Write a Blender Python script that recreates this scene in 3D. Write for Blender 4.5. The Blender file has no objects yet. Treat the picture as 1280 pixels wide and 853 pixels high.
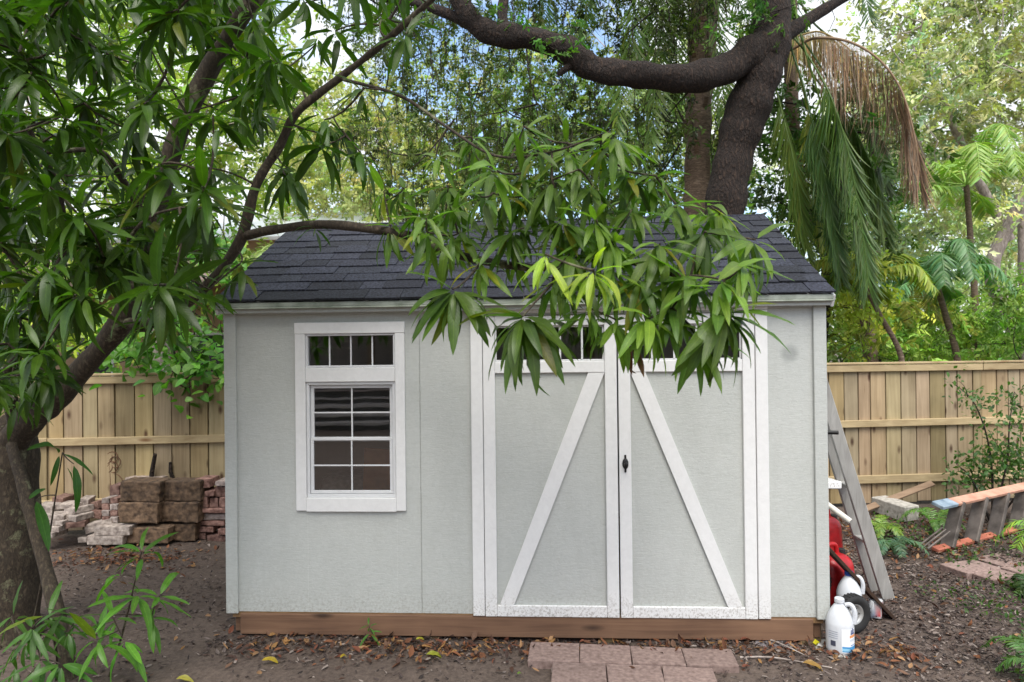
import bpy, bmesh, math, random
import numpy as np
from mathutils import Vector, Matrix, Euler

rng = np.random.default_rng(11)
random.seed(11)
sc = bpy.context.scene
COL = sc.collection
R = math.radians

# ---------------------------------------------------------------- camera
PW, PH, FPX = 1280.0, 853.0, 860.5
CAM = np.array([.199, -4.191, 1.806])
_y, _p, _r = R(-3.204), R(.293), R(-.6545)
FWD = np.array([math.sin(_y) * math.cos(_p), math.cos(_y) * math.cos(_p), math.sin(_p)])
_right = np.array([math.cos(_y), -math.sin(_y), 0.0])
_up = np.cross(_right, FWD)
RGT = math.cos(_r) * _right + math.sin(_r) * _up
UPV = -math.sin(_r) * _right + math.cos(_r) * _up


def ray(x, y):
    return FWD + (x - PW / 2) / FPX * RGT - (y - PH / 2) / FPX * UPV


def at(x, y, Y):
    """point of the place seen at photo pixel (x, y) on the plane y = Y"""
    d = ray(x, y)
    return CAM + d * (Y - CAM[1]) / d[1]


def gnd(x, y, z=0.0):
    d = ray(x, y)
    return CAM + d * (z - CAM[2]) / d[2]


cd = bpy.data.cameras.new("camera")
cam = bpy.data.objects.new("camera", cd)
COL.objects.link(cam)
cd.sensor_width = 36.0
cd.lens = FPX / PW * 36.0
cd.clip_start, cd.clip_end = .05, 2000
cd.dof.use_dof = True
cd.dof.focus_distance = 4.2
cd.dof.aperture_fstop = 3.2
M3 = Matrix((RGT, UPV, -FWD)).transposed()
cam.matrix_world = Matrix.Translation(CAM) @ M3.to_4x4()
sc.camera = cam


# ---------------------------------------------------------------- colour + nodes
def S(r, g, b, k=1.0):
    f = lambda c: (c / 255 / 12.92 if c / 255 <= .04045 else ((c / 255 + .055) / 1.055) ** 2.4) * k
    return (f(r), f(g), f(b))


def lin(c, a=1.0):
    return (c[0], c[1], c[2], a)


class NT:
    def __init__(s, name):
        s.m = bpy.data.materials.new(name)
        s.m.use_nodes = True
        s.t = s.m.node_tree
        s.b = s.t.nodes['Principled BSDF']
        s.out = s.t.nodes['Material Output']

    def n(s, typ, **kw):
        nd = s.t.nodes.new(typ)
        for k, v in kw.items():
            if k in nd.inputs:
                nd.inputs[k].default_value = v
            else:
                setattr(nd, k, v)
        return nd

    def l(s, a, b):
        s.t.links.new(a, b)

    def coords(s, scale=(1, 1, 1), rot=(0, 0, 0), rand=True):
        tc = s.n('ShaderNodeTexCoord')
        mp = s.n('ShaderNodeMapping')
        mp.inputs['Scale'].default_value = scale
        mp.inputs['Rotation'].default_value = rot
        if rand:
            oi = s.n('ShaderNodeObjectInfo')
            ad = s.n('ShaderNodeVectorMath', operation='MULTIPLY_ADD')
            s.l(oi.outputs['Random'], ad.inputs[0])
            ad.inputs[1].default_value = (37, 53, 71)
            s.l(tc.outputs['Object'], ad.inputs[2])
            s.l(ad.outputs[0], mp.inputs['Vector'])
        else:
            s.l(tc.outputs['Object'], mp.inputs['Vector'])
        return mp.outputs[0]

    def noise(s, vec, scale=5, detail=4, rough=.55, dist=0):
        nz = s.n('ShaderNodeTexNoise')
        nz.inputs['Scale'].default_value = scale
        nz.inputs['Detail'].default_value = detail
        nz.inputs['Roughness'].default_value = rough
        nz.inputs['Distortion'].default_value = dist
        s.l(vec, nz.inputs['Vector'])
        return nz.outputs['Fac']

    def ramp(s, fac, stops):
        rp = s.n('ShaderNodeValToRGB')
        el = rp.color_ramp.elements
        while len(el) < len(stops):
            el.new(.5)
        for e, (p, c) in zip(el, stops):
            e.position = p
            e.color = lin(c)
        s.l(fac, rp.inputs[0])
        return rp.outputs[0]

    def mix(s, fac, a, b, mode='MIX'):
        mx = s.n('ShaderNodeMix', data_type='RGBA', blend_type=mode)
        for sock, v in ((mx.inputs[0], fac), (mx.inputs[6], a), (mx.inputs[7], b)):
            if hasattr(v, 'links'):
                s.l(v, sock)
            elif isinstance(v, (int, float)):
                sock.default_value = v
            else:
                sock.default_value = lin(v)
        return mx.outputs[2]

    def tint(s):
        return s.n('ShaderNodeAttribute', attribute_name='tint').outputs['Color']

    def bump(s, h, strength=.3, dist=.01, chain=None):
        bp = s.n('ShaderNodeBump')
        bp.inputs['Strength'].default_value = strength
        bp.inputs['Distance'].default_value = dist
        s.l(h, bp.inputs['Height'])
        if chain is not None:
            s.l(chain, bp.inputs['Normal'])
        s.l(bp.outputs[0], s.b.inputs['Normal'])
        return bp.outputs[0]

    def base(s, sock):
        s.l(s.mix(1.0, sock, s.tint(), 'MULTIPLY'), s.b.inputs['Base Color'])


def basic(name, c1, c2=None, rough=.6, scale=(8, 8, 8), metal=0.0, bump=.15, dist=.004, nscale=1.0, detail=5, lo=.35, hi=.65):
    t = NT(name)
    v = t.coords(scale)
    f = t.noise(v, nscale, detail)
    t.base(t.ramp(f, [(lo, c1), (hi, c2 or c1)]))
    t.b.inputs['Roughness'].default_value = rough
    t.b.inputs['Metallic'].default_value = metal
    if bump:
        t.bump(f, bump, dist)
    return t.m


def wood_mat(name, c1, c2, grain='Z', rough=.75, knots=True, dark=None, gs=1.0):
    t = NT(name)
    sc_ = {'X': (1.2, 26, 26), 'Y': (26, 1.2, 26), 'Z': (26, 26, 1.2)}[grain]
    ks = {'X': (4, .4, 14), 'Y': (14, 4, 14), 'Z': (13, .4, 5.5)}[grain]
    # each board's own grain: shift by its tint
    tc = t.n('ShaderNodeTexCoord')
    sh = t.n('ShaderNodeVectorMath', operation='MULTIPLY_ADD')
    t.l(t.tint(), sh.inputs[0])
    sh.inputs[1].default_value = (91, 67, 83)
    t.l(tc.outputs['Object'], sh.inputs[2])

    def mp(s3):
        m = t.n('ShaderNodeMapping')
        m.inputs['Scale'].default_value = s3
        t.l(sh.outputs[0], m.inputs['Vector'])
        return m.outputs[0]
    g = t.noise(mp(tuple(a * gs for a in sc_)), 1.0, 6, .6, .8)
    big = t.noise(mp((1.6, 1.6, 1.6)), 1.3, 3)
    col = t.ramp(g, [(.3, c1), (.7, c2)])
    col = t.mix(.35, col, t.ramp(big, [(.3, tuple(.62 * a for a in c1)), (.65, c2)]))
    if knots:
        vo = t.n('ShaderNodeTexVoronoi')
        vo.inputs['Scale'].default_value = .62
        t.l(mp(ks), vo.inputs['Vector'])
        kf = t.ramp(vo.outputs['Distance'], [(.07, (1, 1, 1)), (.22, (0, 0, 0))])
        col = t.mix(kf, col, dark or tuple(.28 * a for a in c1))
    t.base(col)
    t.b.inputs['Roughness'].default_value = rough
    t.bump(g, .25, .003)
    return t.m


def leaf_mat(name, rough=.42, trans=.35, vein=True, tr_tint=(.9, 1.25, .35), spec=.5, bumpy=True):
    t = NT(name)
    ti = t.tint()
    col = ti
    if vein:
        uv = t.n('ShaderNodeAttribute', attribute_name='luv')
        sp = t.n('ShaderNodeSeparateXYZ')
        t.l(uv.outputs['Vector'], sp.inputs[0])
        ab = t.n('ShaderNodeMath', operation='ABSOLUTE')
        t.l(sp.outputs[1], ab.inputs[0])
        mid = t.ramp(ab.outputs[0], [(.03, (1, 1, 1)), (.10, (0, 0, 0))])
        # side veins slanting to the tip
        ad = t.n('ShaderNodeMath', operation='MULTIPLY_ADD')
        t.l(ab.outputs[0], ad.inputs[0])
        ad.inputs[1].default_value = -.12
        t.l(sp.outputs[0], ad.inputs[2])
        ml = t.n('ShaderNodeMath', operation='MULTIPLY')
        t.l(ad.outputs[0], ml.inputs[0])
        ml.inputs[1].default_value = 95
        sn = t.n('ShaderNodeMath', operation='SINE')
        t.l(ml.outputs[0], sn.inputs[0])
        sv = t.ramp(sn.outputs[0], [(.8, (0, 0, 0)), (1.0, (.22, .22, .22))])
        ve = t.mix(1.0, mid, sv, 'ADD')
        light = t.mix(1.0, ti, (1.9, 1.7, 1.7), 'MULTIPLY')
        mm = t.n('ShaderNodeMath', operation='MULTIPLY')
        t.l(ve, mm.inputs[0])
        mm.inputs[1].default_value = .55
        col = t.mix(mm.outputs[0], ti, light)
        if bumpy:
            t.bump(sn.outputs[0], .12, .001)
        nz = t.noise(t.coords((1, 1, 1), rand=False), 38, 3)
        col = t.mix(1.0, col, t.ramp(nz, [(.3, (.8, .82, .75)), (.75, (1.12, 1.1, 1.05))]), 'MULTIPLY')
    t.l(col, t.b.inputs['Base Color'])
    t.b.inputs['Roughness'].default_value = rough
    t.b.inputs['Specular IOR Level'].default_value = spec
    if trans > 0:
        tr = t.n('ShaderNodeBsdfTranslucent')
        t.l(t.mix(1.0, col, tr_tint, 'MULTIPLY'), tr.inputs['Color'])
        ms = t.n('ShaderNodeMixShader')
        ms.inputs[0].default_value = trans
        t.l(t.b.outputs[0], ms.inputs[1])
        t.l(tr.outputs[0], ms.inputs[2])
        t.l(ms.outputs[0], t.out.inputs['Surface'])
    return t.m


def bark_mat(name, c1, c2, c3, sc3=(16, 16, 4), strength=.7, dist=.02, lichen=None):
    t = NT(name)
    v = t.coords(sc3)
    vo = t.n('ShaderNodeTexVoronoi', feature='DISTANCE_TO_EDGE')
    vo.inputs['Scale'].default_value = 1.3
    dz = t.n('ShaderNodeTexNoise')
    dz.inputs['Scale'].default_value = 1.6
    dz.inputs['Detail'].default_value = 4
    t.l(v, dz.inputs['Vector'])
    av = t.n('ShaderNodeVectorMath', operation='MULTIPLY_ADD')
    t.l(dz.outputs['Color'], av.inputs[0])
    av.inputs[1].default_value = (1.6, 1.6, 1.6)
    t.l(v, av.inputs[2])
    t.l(av.outputs[0], vo.inputs['Vector'])
    f = t.noise(v, 2.4, 7, .65, .4)
    h = t.mix(.5, vo.outputs['Distance'], f)
    col = t.ramp(h, [(.12, c1), (.34, c2), (.62, c3)])
    if lichen:
        lz = t.noise(t.coords((5, 5, 5)), 1.4, 6, .7)
        col = t.mix(t.ramp(lz, [(.56, (0, 0, 0)), (.64, (.75, .75, .75))]), col, lichen)
    t.base(col)
    t.b.inputs['Roughness'].default_value = .9
    t.bump(h, strength, dist)
    return t.m


# ---------------------------------------------------------------- mesh building
class MB:
    def __init__(s):
        s.v, s.t, s.uv, s.lp, s.ls, s.mi = [], [], [], [], [], []
        s.n = 0
        s.mat = 0

    def add(s, v, f, tint=(1, 1, 1), uv=None):
        v = np.asarray(v, float).reshape(-1, 3)
        k = len(v)
        s.v.append(v)
        t = np.asarray(tint, float)
        s.t.append(np.broadcast_to(t, (k, 3)) if t.ndim == 1 else t)
        s.uv.append(np.zeros((k, 3)) if uv is None else np.asarray(uv, float))
        if isinstance(f, np.ndarray):
            s.lp.append((f + s.n).ravel())
            s.ls.append(np.full(len(f), f.shape[1]))
        else:
            s.lp.append(np.array([i for q in f for i in q], int) + s.n)
            s.ls.append(np.array([len(q) for q in f], int))
        s.mi.append(np.full(len(f), s.mat))
        s.n += k

    def build(s, name, mat, parent=None, smooth=False, base=True):
        v = np.concatenate(s.v)
        org = np.zeros(3)
        if parent is not None:
            p = parent
            while p is not None:
                org = org + np.array(p.location)
                p = p.parent
        elif base:
            lo, hi = v.min(0), v.max(0)
            org = np.array([(lo[0] + hi[0]) / 2, (lo[1] + hi[1]) / 2, lo[2]])
        v = v - org
        lp = np.concatenate(s.lp).astype(np.int32)
        ls = np.concatenate(s.ls).astype(np.int32)
        me = bpy.data.meshes.new(name)
        me.vertices.add(len(v))
        me.vertices.foreach_set('co', v.astype(np.float32).ravel())
        me.loops.add(len(lp))
        me.loops.foreach_set('vertex_index', lp)
        me.polygons.add(len(ls))
        st = np.zeros(len(ls), np.int32)
        st[1:] = np.cumsum(ls)[:-1]
        me.polygons.foreach_set('loop_start', st)
        me.polygons.foreach_set('loop_total', ls)
        me.polygons.foreach_set('use_smooth', np.full(len(ls), bool(smooth)))
        me.update(calc_edges=True)
        a = me.attributes.new('tint', 'FLOAT_COLOR', 'POINT')
        c = np.ones((len(v), 4), np.float32)
        c[:, :3] = np.concatenate(s.t)
        a.data.foreach_set('color', c.ravel())
        uv = np.concatenate(s.uv)
        if uv.any():
            b = me.attributes.new('luv', 'FLOAT_VECTOR', 'POINT')
            b.data.foreach_set('vector', uv.astype(np.float32).ravel())
        for q in (mat if isinstance(mat, (list, tuple)) else [mat]):
            me.materials.append(q)
        if isinstance(mat, (list, tuple)):
            me.polygons.foreach_set('material_index', np.concatenate(s.mi).astype(np.int32))
        o = bpy.data.objects.new(name, me)
        COL.objects.link(o)
        if parent is not None:
            o.parent = parent
        else:
            o.location = org
        return o


def tag(o, label=None, cat=None, group=None, kind=None):
    for k, v in (('label', label), ('category', cat), ('group', group), ('kind', kind)):
        if v:
            o[k] = v
    return o


def thing(name, label, cat, loc=(0, 0, 0), group=None):
    o = bpy.data.objects.new(name, None)
    o.empty_display_size = .1
    COL.objects.link(o)
    o.location = loc
    return tag(o, label, cat, group)


_bc = {}


def _boxgeo(sx, sy, sz, bev, seg=1):
    k = (round(sx, 4), round(sy, 4), round(sz, 4), round(bev, 4), seg)
    if k not in _bc:
        bm = bmesh.new()
        bmesh.ops.create_cube(bm, size=1)
        for v in bm.verts:
            v.co = Vector((v.co.x * sx, v.co.y * sy, v.co.z * sz))
        if bev > 0:
            bmesh.ops.bevel(bm, geom=bm.edges[:], offset=min(bev, .45 * min(sx, sy, sz)), segments=seg, affect='EDGES', profile=.5)
        bm.verts.ensure_lookup_table()
        v = np.array([q.co[:] for q in bm.verts])
        f = [tuple(x.index for x in q.verts) for q in bm.faces]
        bm.free()
        _bc[k] = (v, f)
    return _bc[k]


def rotm(rx=0, ry=0, rz=0):
    return np.array(Euler((rx, ry, rz)).to_matrix())


def box(mb, c, size, rot=None, bev=.003, tint=(1, 1, 1), rough=0.0, seg=1):
    v, f = _boxgeo(*size, bev, seg)
    v = v.copy()
    if rough:
        v += rng.normal(0, rough, v.shape)
    if rot is not None:
        v = v @ np.asarray(rot).T
    mb.add(v + np.asarray(c), f, tint)


_rk = {}


def rockbox(mb, c, size, rot=None, amp=.008, tint=(1, 1, 1), n=9, freq=14, seed=0):
    """box of subdivided, broken faces"""
    if n not in _rk:
        bm = bmesh.new()
        bmesh.ops.create_cube(bm, size=1)
        bmesh.ops.subdivide_edges(bm, edges=bm.edges[:], cuts=n, use_grid_fill=True)
        bm.verts.ensure_lookup_table()
        _rk[n] = (np.array([q.co[:] for q in bm.verts]), [tuple(x.index for x in q.verts) for q in bm.faces])
        bm.free()
    v, f = _rk[n]
    u = v * 2
    # worn edges
    k = np.sum(np.abs(u) > .99, axis=1)
    v = v * np.asarray(size)
    d = norm(u ** 7 + 1e-9)
    h = pnoise(v[:, 0] * freq + v[:, 1] * freq * .7 + seed * 3.1, v[:, 2] * freq + v[:, 1] * freq * .6 + seed * 1.7, 21) + .6 * pnoise(v[:, 0] * freq * 2.6 + v[:, 1] * freq * 2 + seed, v[:, 2] * freq * 2.6 - v[:, 1] * freq * 2, 22)
    v = v + d * (h * amp * 2 - np.where(k > 1, amp * .6, 0))[:, None]
    if rot is not None:
        v = v @ np.asarray(rot).T
    t_ = np.asarray(tint)[None] * (1 + .35 * pnoise(v[:, 0] * 9 + seed, v[:, 2] * 9 + v[:, 1] * 7, 23))[:, None]
    mb.add(v + np.asarray(c), f, t_)


def bx(mb, x0, x1, y0, y1, z0, z1, bev=.003, tint=(1, 1, 1)):
    box(mb, ((x0 + x1) / 2, (y0 + y1) / 2, (z0 + z1) / 2), (x1 - x0, y1 - y0, z1 - z0), None, bev, tint)


def frame_from(a, b, upv=(0, 0, 1)):
    """3x3 whose columns are x along a->b, y sideways, z the most upward"""
    x = np.asarray(b, float) - np.asarray(a, float)
    x /= np.linalg.norm(x)
    y = np.cross(upv, x)
    y /= np.linalg.norm(y)
    return np.stack([x, y, np.cross(x, y)], 1)


def bar(mb, a, b, w, h, upv=(0, 0, 1), bev=.003, tint=(1, 1, 1)):
    a, b = np.asarray(a, float), np.asarray(b, float)
    box(mb, (a + b) / 2, (np.linalg.norm(b - a), w, h), frame_from(a, b, upv), bev, tint)


def spline(pts, n=6):
    P = np.asarray(pts, float)
    P = np.vstack([2 * P[0] - P[1], P, 2 * P[-1] - P[-2]])
    out = []
    for i in range(1, len(P) - 2):
        for k in range(n):
            t = k / n
            a, b, c, d = P[i - 1], P[i], P[i + 1], P[i + 2]
            out.append(.5 * ((2 * b) + (-a + c) * t + (2 * a - 5 * b + 4 * c - d) * t * t + (-a + 3 * b - 3 * c + d) * t ** 3))
    out.append(P[-2])
    return np.array(out)


def tube(mb, pts, rad, sides=8, lump=0.0, tint=(1, 1, 1), cap=True, seed=0):
    P = np.asarray(pts, float)
    n = len(P)
    rad = np.broadcast_to(np.asarray(rad, float), (n,)) if np.ndim(rad) == 0 or len(rad) == n else np.interp(np.linspace(0, 1, n), np.linspace(0, 1, len(rad)), rad)
    T = np.gradient(P, axis=0)
    T /= np.linalg.norm(T, axis=1)[:, None] + 1e-12
    ref = np.array([0, 0, 1.0]) if abs(T[0][2]) < .9 else np.array([1.0, 0, 0])
    u = np.cross(T[0], ref)
    u /= np.linalg.norm(u)
    a = np.linspace(0, 2 * np.pi, sides, endpoint=False)
    V = []
    for i in range(n):
        u = u - T[i] * (u @ T[i])
        u /= np.linalg.norm(u) + 1e-12
        w = np.cross(T[i], u)
        r = rad[i] * (1 + (lump * 1.1 * math.sin(i * .9 + seed * 1.3) * math.sin(i * .37 + seed) if lump else 0))
        if lump:
            r = r * (1 + lump * (np.sin(2 * a + i * .35 + seed) * .5 + np.sin(3 * a - i * .22 + seed * 2) * .35 + np.sin(5 * a + i * .8 + seed) * .25 + rng.normal(0, .12, sides)))
        else:
            r = np.full(sides, r)
        V.append(P[i] + (np.cos(a) * r)[:, None] * u + (np.sin(a) * r)[:, None] * w)
    V = np.concatenate(V)
    j = np.arange(sides)
    q = []
    for i in range(n - 1):
        q.append(np.stack([i * sides + j, i * sides + (j + 1) % sides, (i + 1) * sides + (j + 1) % sides, (i + 1) * sides + j], 1))
    mb.add(V, np.concatenate(q), tint)
    if cap:
        mb.add(V[:sides], [tuple(range(sides))[::-1]], tint)
        mb.add(V[-sides:], [tuple(range(sides))], tint)


def lathe(mb, prof, sides=24, rot=None, loc=(0, 0, 0), tint=(1, 1, 1), sq=0.0):
    a = np.linspace(0, 2 * np.pi, sides, endpoint=False)
    k = 1 / np.maximum(np.abs(np.cos(a)), np.abs(np.sin(a)))
    k = 1 + sq * (k - 1)
    V = np.concatenate([np.stack([np.cos(a) * r * k, np.sin(a) * r * k, np.full(sides, z)], 1) for r, z in prof])
    if rot is not None:
        V = V @ np.asarray(rot).T
    V = V + np.asarray(loc)
    j = np.arange(sides)
    q = [np.stack([i * sides + j, i * sides + (j + 1) % sides, (i + 1) * sides + (j + 1) % sides, (i + 1) * sides + j], 1) for i in range(len(prof) - 1)]
    mb.add(V, np.concatenate(q), tint)


def norm(a):
    return a / (np.linalg.norm(a, axis=-1, keepdims=True) + 1e-9)


def leaves(mb, pos, ax, up, L, W, curve, tint, rows=6, prof=None, fold=.25, wave=.0, cols=3):
    """N blades with a mid fold, a bend and a wavy edge"""
    N = len(pos)
    if N == 0:
        return
    s = np.linspace(0, 1, rows + 1)
    prof = (lambda q: np.sin(np.pi * np.clip(q, 0, 1) ** .8) ** .8) if prof is None else prof
    w = prof(s)
    w[0] = max(w[0], .04)
    w[-1] = .015
    tt = np.array([-1, 0, 1.0]) if cols == 3 else np.array([-1, 1.0])
    ax = norm(np.asarray(ax, float))
    up = norm(up - ax * np.sum(up * ax, 1, keepdims=True))
    sd = np.cross(ax, up)
    c = np.where(np.abs(curve) < 1e-3, 1e-3, curve)
    cs = c[:, None] * s[None]
    X = L[:, None] * np.sin(cs) / c[:, None]
    D = L[:, None] * (1 - np.cos(cs)) / c[:, None]
    ctr = pos[:, None] + ax[:, None] * X[..., None] - up[:, None] * D[..., None]
    nl = up[:, None] * np.cos(cs)[..., None] + ax[:, None] * np.sin(cs)[..., None]
    hw = (W / 2)[:, None] * w[None]
    ph = rng.uniform(0, 6.28, (N, 1, 1))
    fr = rng.uniform(9, 17, (N, 1, 1))
    lift = np.abs(tt)[None, None] * (hw[..., None] * fold) + np.abs(tt)[None, None] * (L[:, None, None] * wave) * np.sin(s[None, :, None] * fr + ph + tt[None, None] * 1.1) * w[None, :, None]
    V = ctr[:, :, None] + sd[:, None, None] * (tt[None, None] * hw[..., None])[..., None] + nl[:, :, None] * lift[..., None]
    nc = len(tt)
    per = (rows + 1) * nc
    f0 = []
    for i in range(rows):
        for k in range(nc - 1):
            a = i * nc + k
            f0.append((a, a + nc, a + nc + 1, a + 1))
    f0 = np.array(f0)
    F = (f0[None] + (np.arange(N) * per)[:, None, None]).reshape(-1, 4)
    uv = np.zeros((rows + 1, nc, 3))
    uv[:, :, 0] = s[:, None]
    uv[:, :, 1] = tt[None]
    UV = np.broadcast_to(uv.reshape(1, per, 3), (N, per, 3)).reshape(-1, 3)
    T = np.repeat(np.asarray(tint, float), per, axis=0)
    mb.add(V.reshape(-1, 3), F, T, UV + np.array([1e-6, 0, 0]))


def flecks(mb, pos, L, W, tint, flat=.0):
    """N single small leaves: one folded diamond each"""
    N = len(pos)
    ax = norm(rng.normal(0, 1, (N, 3)) * np.array([1, 1, .7]) + np.array([0, 0, -.25]))
    up = norm(rng.normal(0, 1, (N, 3)) + np.array([0, 0, .5]))
    up = norm(up - ax * np.sum(up * ax, 1, keepdims=True))
    sd = np.cross(ax, up)
    L = np.asarray(L)[:, None]
    W = np.asarray(W)[:, None]
    v = np.stack([pos, pos + ax * L * .45 + sd * W * .5 + up * W * .15, pos + ax * L - up * L * .12, pos + ax * L * .45 - sd * W * .5 + up * W * .15], 1)
    F = np.arange(N * 4).reshape(N, 4)
    mb.add(v.reshape(-1, 3), F, np.repeat(tint, 4, 0))


def sprays(mb, ctr, k, tw, L, wl, tint, down=.35):
    """short leafy twigs: k leaves set alternately along each"""
    m = len(ctr)
    ax = norm(rng.normal(0, 1, (m, 3)) * np.array([1, 1, .6]) + np.array([0, 0, -down]))
    sd = norm(np.cross(ax, rng.normal(0, 1, (m, 3))))
    up = norm(np.cross(sd, ax) + np.array([0, 0, .6]))
    sd = norm(np.cross(ax, up))
    ti = (np.arange(k) + .5) / k
    sg = np.where(np.arange(k) % 2 == 0, 1.0, -1.0)
    pos = ctr[:, None] + ax[:, None] * ((ti - .5)[None] * tw[:, None])[..., None]
    d = norm(ax[:, None] * .75 + sd[:, None] * (sg[None, :, None] * .8) + rng.normal(0, .28, (m, k, 3)) + np.array([0, 0, -.15]))
    u = norm(up[:, None] + rng.normal(0, .3, (m, k, 3)))
    s2 = norm(np.cross(d, u))
    Lk = (L[:, None] * rng.uniform(.65, 1.25, (m, k)))[..., None]
    W = Lk * wl
    v = np.stack([pos, pos + d * Lk * .45 + s2 * W * .5 + u * W * .15, pos + d * Lk - u * Lk * .14, pos + d * Lk * .45 - s2 * W * .5 + u * W * .15], 2).reshape(-1, 3)
    F = np.arange(m * k * 4).reshape(-1, 4)
    tn = np.repeat(tint, k, 0) * rng.uniform(.8, 1.2, (m * k, 1))
    mb.add(v, F, np.repeat(tn, 4, 0))


def tints(n, base, var=.2, hue=.12):
    b = np.asarray(base)
    k = np.clip(rng.normal(1, var, (n, 1)), .45, 1.8)
    h = rng.normal(0, hue, (n, 1))
    return np.clip(b[None] * k * np.concatenate([1 + h, np.ones((n, 1)), 1 - h * .6], 1), 0.002, 1)


def pnoise(x, y, seed=0):
    r = np.random.default_rng(seed)
    tab = r.random((64, 64))
    xi, yi = np.floor(x).astype(int), np.floor(y).astype(int)
    fx, fy = x - xi, y - yi
    fx, fy = fx * fx * (3 - 2 * fx), fy * fy * (3 - 2 * fy)
    g = lambda a, b: tab[a % 64, b % 64]
    return (g(xi, yi) * (1 - fx) + g(xi + 1, yi) * fx) * (1 - fy) + (g(xi, yi + 1) * (1 - fx) + g(xi + 1, yi + 1) * fx) * fy - .5


def ground_h(x, y):
    x, y = np.asarray(x, float), np.asarray(y, float)
    return .05 * pnoise(x * .7 + 9, y * .7, 1) + .028 * pnoise(x * 2.3, y * 2.3, 2) + .016 * pnoise(x * 7, y * 7, 3) + .009 * pnoise(x * 19, y * 19, 4) - .004


# ---------------------------------------------------------------- materials
M = {}
# siding: painted engineered wood with an embossed grain, splashed with earth along the foot
t = NT('siding_paint')
g1 = t.noise(t.coords((16, 16, 105), rand=False), 1.0, 6, .62, 1.2)
g2 = t.noise(t.coords((46, 46, 46), rand=False), 1.0, 5, .65, .8)
big = t.noise(t.coords((1, 1, 1), rand=False), 1.1, 4)
hh = t.mix(.45, g1, g2)
col = t.ramp(big, [(.3, S(177, 181, 176)), (.7, S(189, 192, 187))])
col = t.mix(.22, col, t.ramp(hh, [(.36, S(146, 148, 144)), (.6, S(200, 201, 199))]))
fade = t.noise(t.coords((5, 5, 1.1), rand=False), 1.0, 5, .65, .6)
col = t.mix(t.ramp(fade, [(.5, (0, 0, 0)), (.75, (.3, .3, .3))]), col, S(160, 162, 157))
sp = t.noise(t.coords((1, 1, 1), rand=False), 95, 3, .7)
col = t.mix(t.ramp(sp, [(.66, (0, 0, 0)), (.72, (.28, .28, .28))]), col, S(128, 126, 116))
# rain-splashed earth low on the boards
tc = t.n('ShaderNodeTexCoord')
sx = t.n('ShaderNodeSeparateXYZ')
t.l(tc.outputs['Object'], sx.inputs[0])
lowf = t.ramp(sx.outputs[2], [(.14, (1, 1, 1)), (.34, (0, 0, 0))])
spl = t.noise(t.coords((1, 1, 1), rand=False), 60, 5, .7)
col = t.mix(t.mix(1.0, lowf, t.ramp(spl, [(.48, (0, 0, 0)), (.62, (.5, .5, .5))]), 'MULTIPLY'), col, S(134, 126, 114))
vd = t.n('ShaderNodeVectorMath', operation='DISTANCE')
t.l(tc.outputs['Object'], vd.inputs[0])
q_ = at(987, 442, 0)
vd.inputs[1].default_value = (q_[0], q_[1] - 1.2, q_[2] - .02)
col = t.mix(t.ramp(vd.outputs['Value'], [(.03, (.5, .5, .5)), (.065, (0, 0, 0))]), col, S(118, 122, 120))
t.base(col)
t.b.inputs['Roughness'].default_value = .62
t.bump(hh, .8, .004)
M['siding'] = t.m
# white trim
t = NT('trim_paint')
g1 = t.noise(t.coords((26, 26, 26), rand=False), 1.0, 5, .6, .8)
col = t.ramp(g1, [(.3, S(218, 218, 217)), (.65, S(225, 225, 224))])
sp = t.noise(t.coords((1, 1, 1), rand=False), 70, 5, .75)
col = t.mix(t.ramp(sp, [(.72, (0, 0, 0)), (.78, (.15, .15, .15))]), col, S(156, 152, 146))
sp2 = t.noise(t.coords((1, 1, 1), rand=False), 3.0, 5, .7)
col = t.mix(t.ramp(sp2, [(.55, (0, 0, 0)), (.85, (.10, .10, .10))]), col, S(190, 186, 178))
tc = t.n('ShaderNodeTexCoord')
sx = t.n('ShaderNodeSeparateXYZ')
t.l(tc.outputs['Object'], sx.inputs[0])
lowf = t.ramp(sx.outputs[2], [(.13, (1, 1, 1)), (.32, (0, 0, 0))])
spl = t.noise(t.coords((1, 1, 1), rand=False), 85, 6, .75)
col = t.mix(t.mix(1.0, lowf, t.ramp(spl, [(.5, (0, 0, 0)), (.6, (.8, .8, .8))]), 'MULTIPLY'), col, S(140, 132, 122))
t.base(col)
t.b.inputs['Roughness'].default_value = .5
t.bump(g1, .25, .002)
M['trim'] = t.m
M['vinyl'] = basic('white_vinyl', S(206, 207, 208), S(214, 215, 216), .35, bump=.03)
M['edge'] = basic('mossy_drip_edge', S(112, 120, 108), S(152, 158, 148), .5, (5, 5, 5), bump=.05, nscale=2)
M['shingle'] = basic('asphalt_shingle', S(12, 13, 18), S(52, 55, 64), .95, (60, 60, 60), bump=.9, dist=.005, nscale=1.2, detail=8)
M['skid'] = wood_mat('stained_beam', S(88, 62, 46), S(134, 102, 78), 'X', .8, True, S(58, 40, 28))
M['post_wood'] = wood_mat('treated_post', S(88, 74, 50), S(126, 108, 76), 'Z')
M['pine'] = wood_mat('fence_pine', S(130, 111, 80), S(176, 156, 122), 'Z', .8, True, S(76, 50, 30))
M['pine_rail'] = wood_mat('fence_rail_pine', S(142, 122, 90), S(182, 163, 128), 'X', .8, True, S(110, 76, 44))
M['old_wood'] = wood_mat('grey_old_wood', S(136, 134, 130), S(182, 180, 175), 'Z', .85, False)
M['plank'] = wood_mat('brown_plank', S(120, 96, 76), S(168, 142, 116), 'X', .85)
M['black_metal'] = basic('black_metal', S(22, 22, 23), S(34, 33, 32), .45, metal=.3, bump=.05)
M['interior'] = basic('bare_inside_ply', S(120, 92, 62), S(150, 118, 82), .9)
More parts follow.
